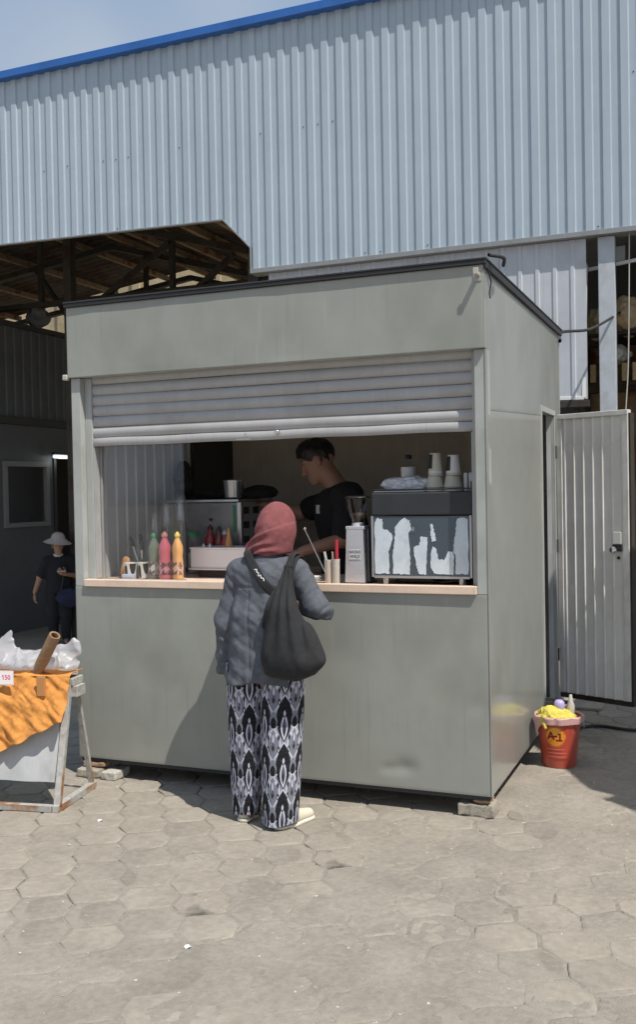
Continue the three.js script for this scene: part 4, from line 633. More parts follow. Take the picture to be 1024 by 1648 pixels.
// small goods crowded behind the pane
{
  const spot = document.createElement('canvas'); spot.width = spot.height = 128; { const c = spot.getContext('2d'); c.fillStyle = '#e9e6df'; c.fillRect(0, 0, 128, 128); c.fillStyle = '#15130f'; const R9 = rng(8); for (let i = 0; i < 9; i++) { c.beginPath(); c.ellipse(R9() * 128, R9() * 128, 8 + R9() * 12, 6 + R9() * 8, R9() * 3, 0, 7); c.fill(); } }
  const st = new THREE.CanvasTexture(spot); st.colorSpace = THREE.SRGBColorSpace; st.wrapS = st.wrapT = THREE.RepeatWrapping; const spm = std(0xffffff, 0.6, { map: st });
  for (const [x, z, dy, lb] of [[-2.035, -0.17, 0, 'spotted black and white paper cup nearest the orange pouch'], [-1.968, -0.20, 0, 'spotted black and white paper cup nearer the green bottle']]) { const g = cupGeo.clone(); g.translate(x, Y0 + 0.0005 + dy, z); single('spotted_cup', g, spm, lb, 'cup', null, [x, Y0, z], { keepUV: true }); }
  for (const [x, z, h, lb] of [[-2.06, -0.30, 0.24, 'clear dome lidded cup leftmost behind the window'], [-1.99, -0.31, 0.27, 'clear dome lidded cup behind the spotted cups']]) {
    const t = thing('dome_cup', lb, 'cup', [x, Y0, z]);
    part(t, 'cup', lathe([[0, 0.002], [0.028, 0], [0.030, 0.003], [0.043, h - 0.07], [0.045, h - 0.066], [0.042, h - 0.066], [0.028, 0.005], [0, 0.004]], x, Y0 + 0.0005, z, 20), M.clear);
    part(t, 'dome_lid', lathe([[0.046, h - 0.065], [0.047, h - 0.058], [0.042, h - 0.03], [0.026, h - 0.008], [0.010, h], [0.009, h - 0.002], [0.025, h - 0.010], [0.041, h - 0.031], [0.045, h - 0.06]], x, Y0 + 0.0005, z, 20), M.clear);
  }
  for (const [x, z, lb] of [[-1.94, -0.52, 'small jar with green lid behind the green bottle'], [-1.845, -0.54, 'small jar with green lid behind the pink bottle']]) { const t = thing('jar', lb, 'jar', [x, Y0, z]); part(t, 'glass_body', lathe([[0, 0.002], [0.036, 0], [0.038, 0.006], [0.038, 0.20], [0.032, 0.215], [0.030, 0.215], [0.035, 0.2], [0.035, 0.006], [0, 0.004]], x, Y0 + 0.0005, z, 20), M.clear); part(t, 'lid', lathe([[0.034, 0.2155], [0.035, 0.217], [0.035, 0.24], [0, 0.242]], x, Y0 + 0.0005, z, 20), std([0.06, 0.30, 0.12], 0.5)); part(t, 'contents', lathe([[0, 0.006], [0.0335, 0.007], [0.0335, 0.12], [0, 0.125]], x, Y0 + 0.0005, z, 18), std([0.55, 0.50, 0.40], 0.8)); }
  single('napkin_pack', rbox(-2.06, -1.985, Y0 + 0.0005, Y0 + 0.028, -0.15, -0.115, 0.006), std([0.55, 0.60, 0.72], 0.6), 'small bluish white napkin pack at the front left of the window', 'napkins', null, [-2.02, Y0, -0.13]);
  single('blender_jug', lathe([[0, 0.002], [0.05, 0], [0.055, 0.01], [0.06, 0.10], [0.062, 0.11], [0.058, 0.11], [0.052, 0.012], [0, 0.008]], -1.68, 1.4940, -0.74, 22), M.steel, 'steel jug on top of the boxy silver machine', 'jug', null, [-1.68, 1.494, -0.74]);
}

for (const [x, z, h, rr, c, cap, lb] of [[-1.655, -0.57, 0.25, 0.026, [0.42, 0.03, 0.03], [0.6, 0.6, 0.58], 'bright red bottle with pale cap rightmost of the sauce bottles'], [-1.995, -0.47, 0.25, 0.03, [0.70, 0.74, 0.78], [0.7, 0.7, 0.7], 'clear bottle with white cap behind the dome cups']]) squeezeBottle('sauce_bottle', lb, x, z, h, rr, c, cap, c[0] > 0.6);

// ================================================================ PEOPLE
function headField(c, yaw, pitch, roll = 0, s = 1) {
  const m = new THREE.Matrix3().setFromMatrix4(new THREE.Matrix4().makeRotationFromEuler(new THREE.Euler(pitch, yaw, roll, 'YXZ'))).transpose(); const e = m.elements;
  const to = (x, y, z) => { const X = (x - c[0]) / s, Y = (y - c[1]) / s, Z = (z - c[2]) / s; return [e[0] * X + e[3] * Y + e[6] * Z, e[1] * X + e[4] * Y + e[7] * Z, e[2] * X + e[5] * Y + e[8] * Z]; };
  const skin = (x, y, z) => {
    const [X, Y, Z] = to(x, y, z); const A = Math.abs(X);
    let d = ellD(X, Y, Z, [0, 0.032, 0.014], [0.075, 0.086, 0.094]);
    d = smin(d, ellD(X, Y, Z, [0, -0.035, -0.022], [0.056, 0.074, 0.064]), 0.03);
    d = smin(d, capD(X, Y, Z, [-0.012, -0.093, -0.062], [0.012, -0.093, -0.062], 0.02, 0.02), 0.025);
    d = smin(d, capD(A, Y, Z, [0.012, 0.03, -0.082], [0.048, 0.028, -0.066], 0.011, 0.009), 0.014);
    d = smax(d, -ellD(A, Y, Z, [0.031, 0.008, -0.094], [0.017, 0.011, 0.016]), 0.010);
    d = smin(d, ellD(A, Y, Z, [0.031, 0.008, -0.071], [0.012, 0.010, 0.012]), 0.003);
    d = smin(d, capD(X, Y, Z, [0, 0.018, -0.084], [0, -0.027, -0.104], 0.007, 0.012), 0.010);
    d = smin(d, capD(A, Y, Z, [0.004, -0.032, -0.094], [0.011, -0.031, -0.088], 0.009, 0.007), 0.006);
    d = smin(d, capD(X, Y, Z, [-0.019, -0.060, -0.080], [0.019, -0.060, -0.080], 0.0075, 0.0075), 0.006);
    d = smin(d, capD(X, Y, Z, [-0.016, -0.070, -0.079], [0.016, -0.070, -0.079], 0.008, 0.008), 0.006);
    d = smin(d, ellD(A, Y, Z, [0.077, -0.004, 0.012], [0.009, 0.031, 0.019]), 0.008);
    return d * s;
  };
  return { to, skin };
}
function handBones(w, dir, nrm, side, curl = 0.5, s = 1) {   // wrist, pointing direction, back-of-hand normal, +1/-1 thumb side
  const D = V(...dir).normalize(), N = V(...nrm); N.addScaledVector(D, -N.dot(D)).normalize(); const X = D.clone().cross(N).multiplyScalar(side); const W = V(...w); const a = v => [v.x, v.y, v.z]; const out = [];
  for (let i = 0; i < 4; i++) { const o = (1.5 - i) * 0.019 * s; const k = W.clone().addScaledVector(D, 0.082 * s - Math.abs(i - 1) * 0.004 * s).addScaledVector(X, o); out.push([a(W.clone().addScaledVector(X, o * 0.45)), a(k), 0.014 * s, 0.0115 * s]); let p = k, ang = 0; for (const L of [0.036, 0.024, 0.019]) { ang += curl * 0.75; const q = p.clone().addScaledVector(D, Math.cos(ang) * L * s * [0.95, 1.08, 1, 0.8][i]).addScaledVector(N, -Math.sin(ang) * L * s * [0.95, 1.08, 1, 0.8][i]); out.push([a(p), a(q), 0.0092 * s, 0.0078 * s]); p = q; } }
  let p = W.clone().addScaledVector(D, 0.022 * s).addScaledVector(X, 0.022 * s); for (const [L, t] of [[0.036, 0.8], [0.03, 0.5], [0.024, 0.3]]) { const q = p.clone().addScaledVector(X, Math.sin(t) * L * s).addScaledVector(D, Math.cos(t) * L * s).addScaledVector(N, -0.25 * L * s); out.push([a(p), a(q), 0.0115 * s, 0.009 * s]); p = q; }
  return out;
}
function bodyGeo(list, head, hands, cell = 0.012) {
  const f0 = bones(list, 0.03); const [mn, mx] = bbox(list, 0.03); const geos = [];
  geos.push(nets(f0, mn, mx, cell));
  if (head) { const [c, f, r] = head; const neck = list[0]; geos.push(nets((x, y, z) => smin(f(x, y, z), capD(x, y, z, neck[0], neck[1], neck[2], neck[3]), 0.02), [c[0] - r, c[1] - r * 1.2, c[2] - r], [c[0] + r, c[1] + r, c[2] + r], 0.0042)); }
  for (const h of hands) { const [a, b] = bbox(h, 0.004); geos.push(nets(bones(h, 0.006), a, b, 0.0042)); }
  return merge(geos.map(g => flat(g)));
}
function colored(g, fn) { const p = g.attributes.position, c = new Float32Array(p.count * 3); for (let i = 0; i < p.count; i++) { const v = fn(p.getX(i), p.getY(i), p.getZ(i)); c[3 * i] = v[0]; c[3 * i + 1] = v[1]; c[3 * i + 2] = v[2]; } g.setAttribute('color', new THREE.BufferAttribute(c, 3)); return g; }
function surfZ(f, x, y, off) { for (let z = 0.34; z > -0.3; z -= 0.002) if (f(x, y, z) < off) return z; return 0; }
const person = (label, base, turn = 0) => thing('person', label, 'person', base, null, turn);
const L_ = { local: true };

// ---------------- customer at the counter, seen from behind
const customer = person('person in rose headscarf, grey blue shirt and patterned trousers standing at the counter', [-0.965, 0, 0.375]);
function lean(o) { o.traverse(m => { if (!m.isMesh) return; const p = m.geometry.attributes.position; for (let i = 0; i < p.count; i++) { const f = clamp((p.getY(i) - 0.3) / 0.9, 0, 1.3); p.setZ(i, p.getZ(i) - 0.095 * f); p.setX(i, p.getX(i) - 0.040 * f); } }); }   // she leans forward over the counter
const shirtF = (() => {
  const core = bones([[[-0.125, 1.165, -0.02], [0.145, 1.165, -0.02], 0.058, 0.058], [[0.005, 1.10, -0.01], [-0.005, 0.90, 0.005], 0.145, 0.165, 1, 0.68], [[-0.005, 0.90, 0.005], [-0.012, 0.62, 0.008], 0.165, 0.198, 1, 0.66]], 0.05);
  const slL = bones([[[-0.15, 1.15, -0.02], [-0.203, 0.92, 0.0], 0.056, 0.050], [[-0.203, 0.92, 0.0], [-0.222, 0.69, -0.030], 0.050, 0.047]], 0.03);
  const slR = bones([[[0.165, 1.145, -0.02], [0.245, 0.995, -0.03], 0.058, 0.058], [[0.245, 0.995, -0.03], [0.262, 0.965, -0.055], 0.062, 0.062]], 0.03);
  return (x, y, z) => {
    let b = core(x, y, z); const hem = 0.655 + 0.012 * Math.sin(x * 21 + 1) + (z > 0 ? -0.004 : 0.01);
    const lng = (fbm3(x * 17 + 3, y * 2.4, z * 12, 2) - 0.5) * 0.048 * step01(1.18, 0.95, y) * 1.0;                  // long hanging folds
    const drag = (fbm3((x * 0.6 + y) * 21, (x - y * 0.5) * 4 + 8, z * 6, 3) - 0.5) * 0.020;                           // creases pulled by the bag
    const crs = Math.abs(noise3((x + y * 0.5) * 9 + 4, (y - x * 0.3) * 13, z * 7) - 0.5) + 0.6 * Math.abs(noise3((x - y * 0.7) * 15, (y + x * 0.2) * 19 + 9, z * 11) - 0.5); b += lng + drag + (0.19 - crs) * 0.013 * step01(1.2, 1.05, y); b += 0.006 * Math.exp(-(((x + 0.045 - (1.1 - y) * 0.05) / 0.006) ** 2)) * step01(1.12, 1.06, y) * (z > 0 ? 1 : 0);   // box pleat
    if (z > 0) b += -0.004 * step01(1.088, 1.096, y) * step01(1.22, 1.14, y) + 0.004 * Math.exp(-(((y - 1.088) / 0.005) ** 2));             // yoke seam
    b = smax(b, hem - y, 0.006);
    let l = slL(x, y, z) + (fbm3(x * 9, y * 13 + x * 8, z * 9, 3) - 0.5) * 0.022 + (0.12 - Math.abs(noise3(x * 7, y * 26 + x * 22, z * 8) - 0.5)) * 0.020; l = smax(l, 0.668 - y, 0.006);
    let r = slR(x, y, z) + (fbm3(x * 9 + 5, y * 13 - x * 9, z * 9, 3) - 0.5) * 0.022 + (0.12 - Math.abs(noise3(x * 9, y * 26 - x * 24, z * 9) - 0.5)) * 0.022; r = smax(r, -((x - 0.30) * 0.25 + (y - 0.965) * 0.9 + 0.028), 0.006);
    return smin(smin(b, l, 0.014), r, 0.018);
  };
})();
const hijabF = (() => {
  const c = [0.045, 1.362, -0.055];
  return (x, y, z) => {
    let d = ellD(x, y, z, c, [0.094, 0.120, 0.110]);
    d = smin(d, capD(x, y, z, [0.040, 1.33, -0.04], [0.028, 1.255, -0.03], 0.090, 0.084, 1, 1), 0.03);
    d = smin(d, capD(x, y, z, [0.02, 1.26, -0.05], [-0.03, 1.235, -0.06], 0.085, 0.088), 0.04);
    // soft folds sweeping from the right nape forward round the left cheek
    const low = step01(1.40, 1.30, y), s = (y - 1.3) * 0.8 - (x - 0.03) * 0.55 + 0.25 * (fbm3(x * 5, y * 5, z * 5, 2) - 0.5); d += 0.0055 * Math.sin(s * 120) * low * step01(0.13, 0.0, x);
    d += (fbm3(x * 8, y * 9 + x * 5, z * 8, 3) - 0.5) * 0.016;
    if (z > c[2]) d -= 0.006 * step01(1.352, 1.34, y - (x - 0.04) * 0.35 - 0.2 * (x - 0.04) ** 2) ;
    return smax(d, 1.226 - y + 0.15 * Math.abs(x - 0.03), 0.010);
  };
})();
{
  const p = customer; const hd = headField([0.045, 1.355, -0.065], 0.05, -0.12, 0, 0.97);
  const lw = [-0.215, 0.715, -0.075], rw = [0.11, 0.965, -0.205];
  const list = [[[0.02, 1.2, -0.03], [0.04, 1.30, -0.05], 0.05, 0.046], [[-0.11, 1.16, -0.02], [0.125, 1.16, -0.02], 0.05, 0.05], [[0.0, 1.1, -0.02], [0, 0.86, 0], 0.115, 0.11, 1, 0.75], [[0, 0.86, 0], [0, 0.76, 0], 0.115, 0.13, 1, 0.8], [[-0.075, 0.74, 0], [-0.095, 0.42, -0.01], 0.08, 0.05], [[-0.095, 0.42, -0.01], [-0.10, 0.07, 0], 0.05, 0.033], [[0.075, 0.74, 0], [0.085, 0.42, 0.01], 0.08, 0.05], [[0.085, 0.42, 0.01], [0.085, 0.07, 0.03], 0.05, 0.033], [[-0.14, 1.14, -0.02], [-0.205, 0.92, 0], 0.042, 0.036], [[-0.205, 0.92, 0], lw, 0.035, 0.024], [[0.15, 1.14, -0.02], [0.25, 0.985, -0.035], 0.042, 0.036], [[0.25, 0.985, -0.035], rw, 0.035, 0.024], [[-0.10, 0.05, 0.01], [-0.11, 0.03, -0.12], 0.03, 0.022], [[0.085, 0.05, 0.03], [0.12, 0.03, -0.09], 0.03, 0.022]];
  part(p, 'body', bodyGeo(list, [[0.045, 1.355, -0.065], hd.skin, 0.135], [handBones(lw, [0.1, -0.75, -0.6], [-1, 0, 0], -1, 0.45, 0.92), handBones(rw, [-0.95, 0.08, -0.2], [0, 0.2, -1], -1, 0.5, 0.92)]), M.skin, L_);
  part(p, 'shirt', nets(shirtF, [-0.33, 0.62, -0.24], [0.38, 1.28, 0.24], 0.0075), clothMat([0.126, 0.137, 0.162]), L_);
  part(p, 'inner_sleeve', nets(bones([[[0.25, 0.985, -0.035], [rw[0] + 0.03, rw[1] - 0.0, rw[2] + 0.035], 0.052, 0.036]], 0.02), [0.06, 0.86, -0.28], [0.34, 1.08, 0.05], 0.009), clothMat([0.014, 0.014, 0.016]), { local: true, label: 'black inner sleeve' });
  part(p, 'collar', nets((x, y, z) => Math.abs(capD(x, y, z, [0.012, 1.195, -0.03], [0.022, 1.235, -0.035], 0.085, 0.072)) - 0.006 + Math.max(0, y - 1.232) * 3 + Math.max(0, 1.19 - y) * 3, [-0.1, 1.17, -0.14], [0.14, 1.25, 0.08], 0.006), clothMat([0.120, 0.130, 0.155]), L_);
  part(p, 'headscarf', nets(hijabF, [-0.10, 1.18, -0.2], [0.18, 1.50, 0.10], 0.0055), clothMat([0.290, 0.090, 0.095]), L_);
  // printed trousers: dyed ikat pattern in the cloth
  const cv = document.createElement('canvas'); cv.width = 256; cv.height = 512; const c = cv.getContext('2d'); c.fillStyle = '#9a9ca6'; c.fillRect(0, 0, 256, 512);
  const lens = (x, y, w, h, col) => { c.fillStyle = col; c.beginPath(); c.moveTo(x, y - h); c.bezierCurveTo(x + w * 1.25, y - h * 0.3, x + w * 1.25, y + h * 0.3, x, y + h); c.bezierCurveTo(x - w * 1.25, y + h * 0.3, x - w * 1.25, y - h * 0.3, x, y - h); c.fill(); };
  const K = '#0c0d14', Wt = '#d3d5df', G = '#5e606c', G2 = '#85878f';
  for (let oy = -512; oy <= 512; oy += 512) {
    lens(128, 130 + oy, 100, 250, K); for (const ox of [0, 256]) { lens(ox, 400 + oy, 100, 190, Wt); lens(ox, 400 + oy, 78, 160, G2); }
    lens(128, 190 + oy, 60, 190, K); lens(128, 215 + oy, 44, 150, Wt); lens(128, 220 + oy, 26, 108, G); lens(128, 245 + oy, 11, 62, K); lens(128, 62 + oy, 30, 60, K); lens(128, 70 + oy, 14, 36, Wt);
    for (const ox of [0, 256]) { lens(ox, 150 + oy, 52, 110, G2); lens(ox, 175 + oy, 36, 70, K); c.strokeStyle = Wt; c.lineWidth = 15; c.beginPath(); c.arc(ox, 180 + oy, 56, 0.12 * Math.PI, 0.88 * Math.PI); c.stroke(); lens(ox - 34, 300 + oy, 13, 30, Wt); lens(ox + 34, 300 + oy, 13, 30, Wt); lens(ox, 345 + oy, 14, 52, Wt); lens(ox, 430 + oy, 26, 52, G); lens(ox, 440 + oy, 12, 30, K); }
    for (const dx of [-62, 62]) { lens(128 + dx, 330 + oy, 12, 40, K); lens(128 + dx, 455 + oy, 18, 40, K); lens(128 + dx, 462 + oy, 8, 22, Wt); } lens(128, 420 + oy, 34, 44, Wt); lens(128, 425 + oy, 20, 28, K);
  }
  { const R7 = rng(3); c.globalAlpha = 0.35; for (let i = 0; i < 900; i++) { c.fillStyle = R7() > 0.5 ? K : Wt; c.fillRect(R7() * 256, R7() * 512, 2, 5 + R7() * 9); } c.globalAlpha = 1; }
  const pt = new THREE.CanvasTexture(cv); pt.colorSpace = THREE.SRGBColorSpace; pt.wrapS = pt.wrapT = THREE.RepeatWrapping; pt.magFilter = THREE.LinearFilter;
  const pm = std([0.85, 0.85, 0.90], 0.9, { map: pt, bumpMap: rep(T.clothB, 2, 0.8), bumpScale: 0.001 });
  const tr = new THREE.Group(); tr.name = 'trousers'; p.add(tr);
  const leg = (cx, cz, r, s) => { const nr = 40, ny = 44, pos = [], uv = [], idx = []; for (let j = 0; j <= ny; j++) { const t = j / ny; for (let i = 0; i <= nr; i++) { const th = -Math.PI / 2 + i / nr * 2 * Math.PI; const Y = mix(0.74, s > 0 ? 0.026 : 0.034, t) + 0.006 * Math.sin(th * 2 + s) * t; const fold = 1 + 0.045 * Math.sin(th * 3 + s * 2 + t * 1.5) * t + 0.05 * (fbm3(Math.cos(th) * 2 + s * 5, t * 4, Math.sin(th) * 2, 3) - 0.5) + 0.035 * Math.sin(t * 60 + th * 2) * step01(0.86, 1, t) * 0.6; const rr = r(t) * fold; pos.push(cx(t) + Math.cos(th) * rr, Y, cz(t) + Math.sin(th) * rr * 0.95); uv.push((i / nr) * 6, t * 0.70 / 0.205 + s * 0.13); } } for (let j = 0; j < ny; j++) for (let i = 0; i < nr; i++) { const a = j * (nr + 1) + i, b = a + 1, d = a + nr + 1, e = d + 1; idx.push(a, b, e, a, e, d); } const g = new THREE.BufferGeometry(); g.setAttribute('position', new THREE.Float32BufferAttribute(pos, 3)); g.setAttribute('uv', new THREE.Float32BufferAttribute(uv.map((v, i) => i % 2 ? -v : v), 2)); g.setIndex(idx); g.computeVertexNormals(); return g; };
  part(tr, 'trouser_leg', leg(t => mix(-0.092, -0.113, t), t => mix(0.0, -0.012, t), t => mix(0.104, 0.066, Math.pow(t, 1.3)), -1), pm, { local: true, keepUV: true });
  part(tr, 'trouser_leg', leg(t => mix(0.090, 0.075, t), t => mix(0.0, 0.035, t), t => mix(0.106, 0.084, Math.pow(t, 1.2)), 1), pm, { local: true, keepUV: true });
  const shoeM = std([0.62, 0.56, 0.45], 0.75), soleM = std([0.70, 0.66, 0.56], 0.8);
  for (const [x, z, a] of [[-0.122, -0.035, 0.12], [0.105, 0.015, -0.42]]) {
    const D = [-Math.sin(a), -Math.cos(a)]; const P = (s, o = 0) => [x + D[0] * s + D[1] * o, z + D[1] * s - D[0] * o];
    const pts = (s, r, y, o = 0) => { const q = P(s, o); return [q[0], y, q[1]]; };
    const up = (X, Y, Z) => smax(bones([[pts(-0.045, 0, 0.032), pts(0.02, 0, 0.036), 0.031, 0.036], [pts(0.02, 0, 0.036), pts(0.13, 0, 0.028), 0.038, 0.026]], 0.02)(X, Y, Z), 0.016 - Y, 0.004);
    const so = (X, Y, Z) => smax(smax(bones([[pts(-0.045, 0, 0.012), pts(0.02, 0, 0.012), 0.035, 0.039], [pts(0.02, 0, 0.012), pts(0.13, 0, 0.012), 0.043, 0.032]], 0.02)(X, Y, Z), Y - 0.017, 0.004), 0.0005 - Y, 0.003);
    const q = P(0.04); const sh = part(p, 'shoe', nets(up, [q[0] - 0.17, 0, q[1] - 0.17], [q[0] + 0.17, 0.10, q[1] + 0.17], 0.0055), shoeM, L_);
    part(sh, 'sole', nets(so, [q[0] - 0.17, -0.01, q[1] - 0.17], [q[0] + 0.17, 0.03, q[1] + 0.17], 0.0055), soleM, L_);
  }
}
// ---------------- her shoulder bag
{
  const b = thing('shoulder_bag', 'slouchy black cloth shoulder bag hanging at the right hip of the customer', 'bag', [-0.965, 0, 0.375]);
  const f = (x, y, z) => {
    const K = [[0.690, 0.105, 0.255, 0.045], [0.715, 0.065, 0.305, 0.072], [0.775, 0.050, 0.345, 0.085], [0.840, 0.052, 0.328, 0.080], [0.900, 0.062, 0.298, 0.070], [0.960, 0.078, 0.262, 0.058], [1.040, 0.100, 0.222, 0.044], [1.120, 0.125, 0.185, 0.028], [1.200, 0.145, 0.178, 0.016]];
    let i = 0; while (i < K.length - 2 && y > K[i + 1][0]) i++; const t = clamp((y - K[i][0]) / (K[i + 1][0] - K[i][0])); const cat = q => { const p0 = K[Math.max(0, i - 1)][q], p1 = K[i][q], p2 = K[i + 1][q], p3 = K[Math.min(K.length - 1, i + 2)][q]; return 0.5 * (2 * p1 + (p2 - p0) * t + (2 * p0 - 5 * p1 + 4 * p2 - p3) * t * t + (3 * p1 - p0 - 3 * p2 + p3) * t * t * t); }; const xl = cat(1), xr = cat(2), th = cat(3);
    const cx = (xl + xr) / 2, w = (xr - xl) / 2, cz = mix(0.140, 0.085, step01(1.0, 1.2, y)); let d = (Math.pow(Math.pow(Math.abs(x - cx) / w, 2.4) + Math.pow(Math.abs(z - cz) / th, 2.4), 1 / 2.4) - 1) * th * 0.9;
    d = smax(d, 0.690 - y, 0.03); d = smax(d, y - 1.2, 0.01);
    const a = Math.atan2(x - 0.16, 1.26 - y); d += 0.0045 * Math.sin(a * 40 + 1 + 5 * fbm3(x * 4, y * 3, 1, 2)) * step01(0.74, 0.90, y) + (fbm3(x * 10, y * 6, z * 10, 3) - 0.5) * 0.018 + (0.15 - Math.abs(noise3(x * 15 - y * 9, y * 5, z * 8) - 0.5)) * 0.012;
    return d;
  };
  const bm = clothMat([0.026, 0.027, 0.030]);
  part(b, 'pouch', nets(f, [-0.02, 0.65, 0.0], [0.40, 1.25, 0.25], 0.007), bm, L_);
  const strap = (pts, w, nm) => { const cur = new THREE.CatmullRomCurve3(pts); return part(b, nm, sheet((u, v) => { const q = cur.getPoint(v), t = cur.getTangent(v); const n = V(0, 0.2, 1); const s = t.clone().cross(n).normalize(); return q.addScaledVector(s, (u - 0.5) * w); }, 3, 30, 0.005), bm, L_); };
  const on = (x, y, o = 0.008) => V(x, y, surfZ((X, Y, Z) => Math.min(shirtF(X, Y, Z), hijabF(X, Y, Z)), x, y, o));
  const s1 = strap([V(0.135, 1.02, 0.150), on(0.09, 1.06, 0.014), on(0.04, 1.11, 0.012), on(0.0, 1.165, 0.012), on(-0.045, 1.215, 0.012), on(-0.065, 1.245, 0.012), V(-0.07, 1.262, -0.04), V(-0.06, 1.22, -0.12)], 0.042, 'strap');
  strap([V(0.15, 1.13, 0.11), on(0.152, 1.17, 0.016), on(0.152, 1.195, 0.014), V(0.15, 1.232, 0.01), V(0.15, 1.236, -0.04), V(0.15, 1.17, -0.10)], 0.030, 'strap');
  strap([V(0.162, 1.13, 0.11), on(0.170, 1.165, 0.016), on(0.172, 1.185, 0.014), V(0.172, 1.222, 0.0), V(0.172, 1.222, -0.05), V(0.165, 1.15, -0.10)], 0.018, 'strap');
  const mk = (pts) => tube(pts.map(([x, y]) => on(x, y, 0.0165)), 0.0028, 14, 5);
  part(s1, 'strap_print', [mk([[-0.008, 1.170], [0.004, 1.172], [0.006, 1.160], [0.016, 1.156], [0.012, 1.146]]), mk([[0.016, 1.142], [0.026, 1.146], [0.030, 1.134], [0.040, 1.132], [0.044, 1.120]])], M.white, L_);
}
for (const o of scene.children.filter(c => c === customer || c.name === 'shoulder_bag')) lean(o);
// ---------------- barista inside
{
  const B = [-1.06, 0.125, -0.85]; const p = person('person in black T-shirt working behind the counter, looking down', B); const w = (x, y, z) => [x - B[0], y - B[1], z - B[2]];
  const hc = w(-1.168, 1.698, -0.82); const hd = headField(hc, 1.74, -0.42, 0.0, 1.05);
  const sl = w(-0.940, 1.495, -0.70), sr = w(-1.13, 1.490, -1.02), el = w(-0.925, 1.262, -0.58), wl = w(-1.12, 1.205, -0.44), er = w(-1.37, 1.40, -1.02), wr = w(-1.58, 1.455, -0.93);
  const list = [[w(-1.045, 1.52, -0.85), w(-1.12, 1.64, -0.83), 0.066, 0.058], [sl, sr, 0.06, 0.06], [w(-1.05, 1.42, -0.85), w(-1.02, 1.15, -0.86), 0.13, 0.12, 1.05, 1], [w(-1.02, 1.15, -0.86), w(-1.02, 1.0, -0.86), 0.12, 0.13], [w(-1.0, 0.98, -0.78), w(-1.0, 0.58, -0.76), 0.088, 0.06], [w(-1.0, 0.58, -0.76), w(-0.99, 0.20, -0.75), 0.06, 0.042], [w(-1.05, 0.98, -0.95), w(-1.06, 0.58, -0.97), 0.088, 0.06], [w(-1.06, 0.58, -0.97), w(-1.05, 0.20, -0.98), 0.06, 0.042], [w(-0.99, 0.17, -0.75), w(-1.12, 0.16, -0.70), 0.04, 0.03], [w(-1.05, 0.17, -0.98), w(-1.18, 0.16, -0.95), 0.04, 0.03], [sl, el, 0.052, 0.042], [el, wl, 0.042, 0.028], [sr, er, 0.050, 0.042], [er, wr, 0.041, 0.028]];
  const g = bodyGeo(list, [hc, hd.skin, 0.15], [handBones(wl, [-0.95, -0.1, 0.25], [0, 1, 0.1], 1, 0.55), handBones(wr, [-0.9, 0.1, 0.3], [0, 1, 0], -1, 0.5)]);
  colored(g, (x, y, z) => { const [X, Y, Z] = hd.to(x, y, z); const A = Math.abs(X); if (Math.hypot(A - 0.031, (Y - 0.008) * 1.6) < 0.010 && Z < -0.06) return [0.08, 0.06, 0.06]; if (Math.abs(Y - 0.034 + (A - 0.03) ** 2 * 6) < 0.006 && A > 0.012 && A < 0.052 && Z < -0.05) return [0.12, 0.1, 0.09]; if (Math.abs(Y + 0.065) < 0.012 && A < 0.022 && Z < -0.07) return [1.0, 0.72, 0.7]; return [1, 1, 1]; });
  part(p, 'body', g, std([0.32, 0.175, 0.12], 0.5, { vertexColors: true }), L_);
  const hairF = (x, y, z) => { const [X, Y, Z] = hd.to(x, y, z); let d = ellD(X, Y, Z, [0, 0.040, 0.014], [0.079, 0.090, 0.098]); d = smin(d, ellD(X, Y, Z, [0, 0.080, -0.030], [0.066, 0.056, 0.066]), 0.03); d += (fbm3(X * 90, Y * 40, Z * 60, 3) - 0.5) * 0.009; const lim = Z < 0.0 ? mix(0.060, 0.0, step01(-0.085, -0.015, Z)) : mix(0.0, -0.075, step01(0.0, 0.035, Z)); return smax(d, lim - Y, 0.01); };
  part(p, 'hair', nets(hairF, [hc[0] - .16, hc[1] - .14, hc[2] - .16], [hc[0] + .16, hc[1] + .18, hc[2] + .16], 0.0055), M.hair, L_);
  const lerp3 = (a, b, t) => a.map((v, i) => mix(v, b[i], t));
  const tF0 = bones([[sl, sr, 0.078, 0.078], [w(-1.05, 1.42, -0.85), w(-1.02, 1.15, -0.86), 0.150, 0.142, 1.05, 1], [w(-1.02, 1.15, -0.86), w(-1.02, 0.98, -0.86), 0.142, 0.15], [sl, lerp3(sl, el, 0.88), 0.074, 0.070], [sr, lerp3(sr, er, 0.72), 0.072, 0.070]], 0.045);
  const nk = w(-1.105, 1.610, -0.83);
  const tF = (x, y, z) => smax(smax(tF0(x, y, z) + (fbm3(x * 11, y * 8, z * 11, 3) - 0.5) * 0.028, -ellD(x, y, z, nk, [0.075, 0.075, 0.075]), 0.008), w(0, 0.95, 0)[1] - y, 0.006);
  part(p, 't_shirt', nets(tF, [-0.50, 0.78, -0.42], [0.36, 1.50, 0.36], 0.010), clothMat([0.012, 0.012, 0.014]), L_);
  part(p, 'trousers', nets(bones([[w(-1.0, 1.0, -0.79), w(-1.0, 0.22, -0.76), 0.11, 0.07], [w(-1.05, 1.0, -0.93), w(-1.05, 0.22, -0.98), 0.11, 0.07]], 0.04), [-0.2, 0.05, -0.35], [0.26, 1.02, 0.28], 0.016), clothMat([0.013, 0.014, 0.018]), L_);
  const bz = (() => { const x = w(-1.135, 0, 0)[0], y = w(0, 1.425, 0)[1]; return [x, y, surfZ(tF, x, y, 0.002)]; })();
  part(p, 'badge', rbox(bz[0] - 0.012, bz[0] + 0.012, bz[1] - 0.024, bz[1] + 0.026, bz[2] - 0.006, bz[2] + 0.003, 0.003).rotateZ(0), M.whiteDirty, L_);
}
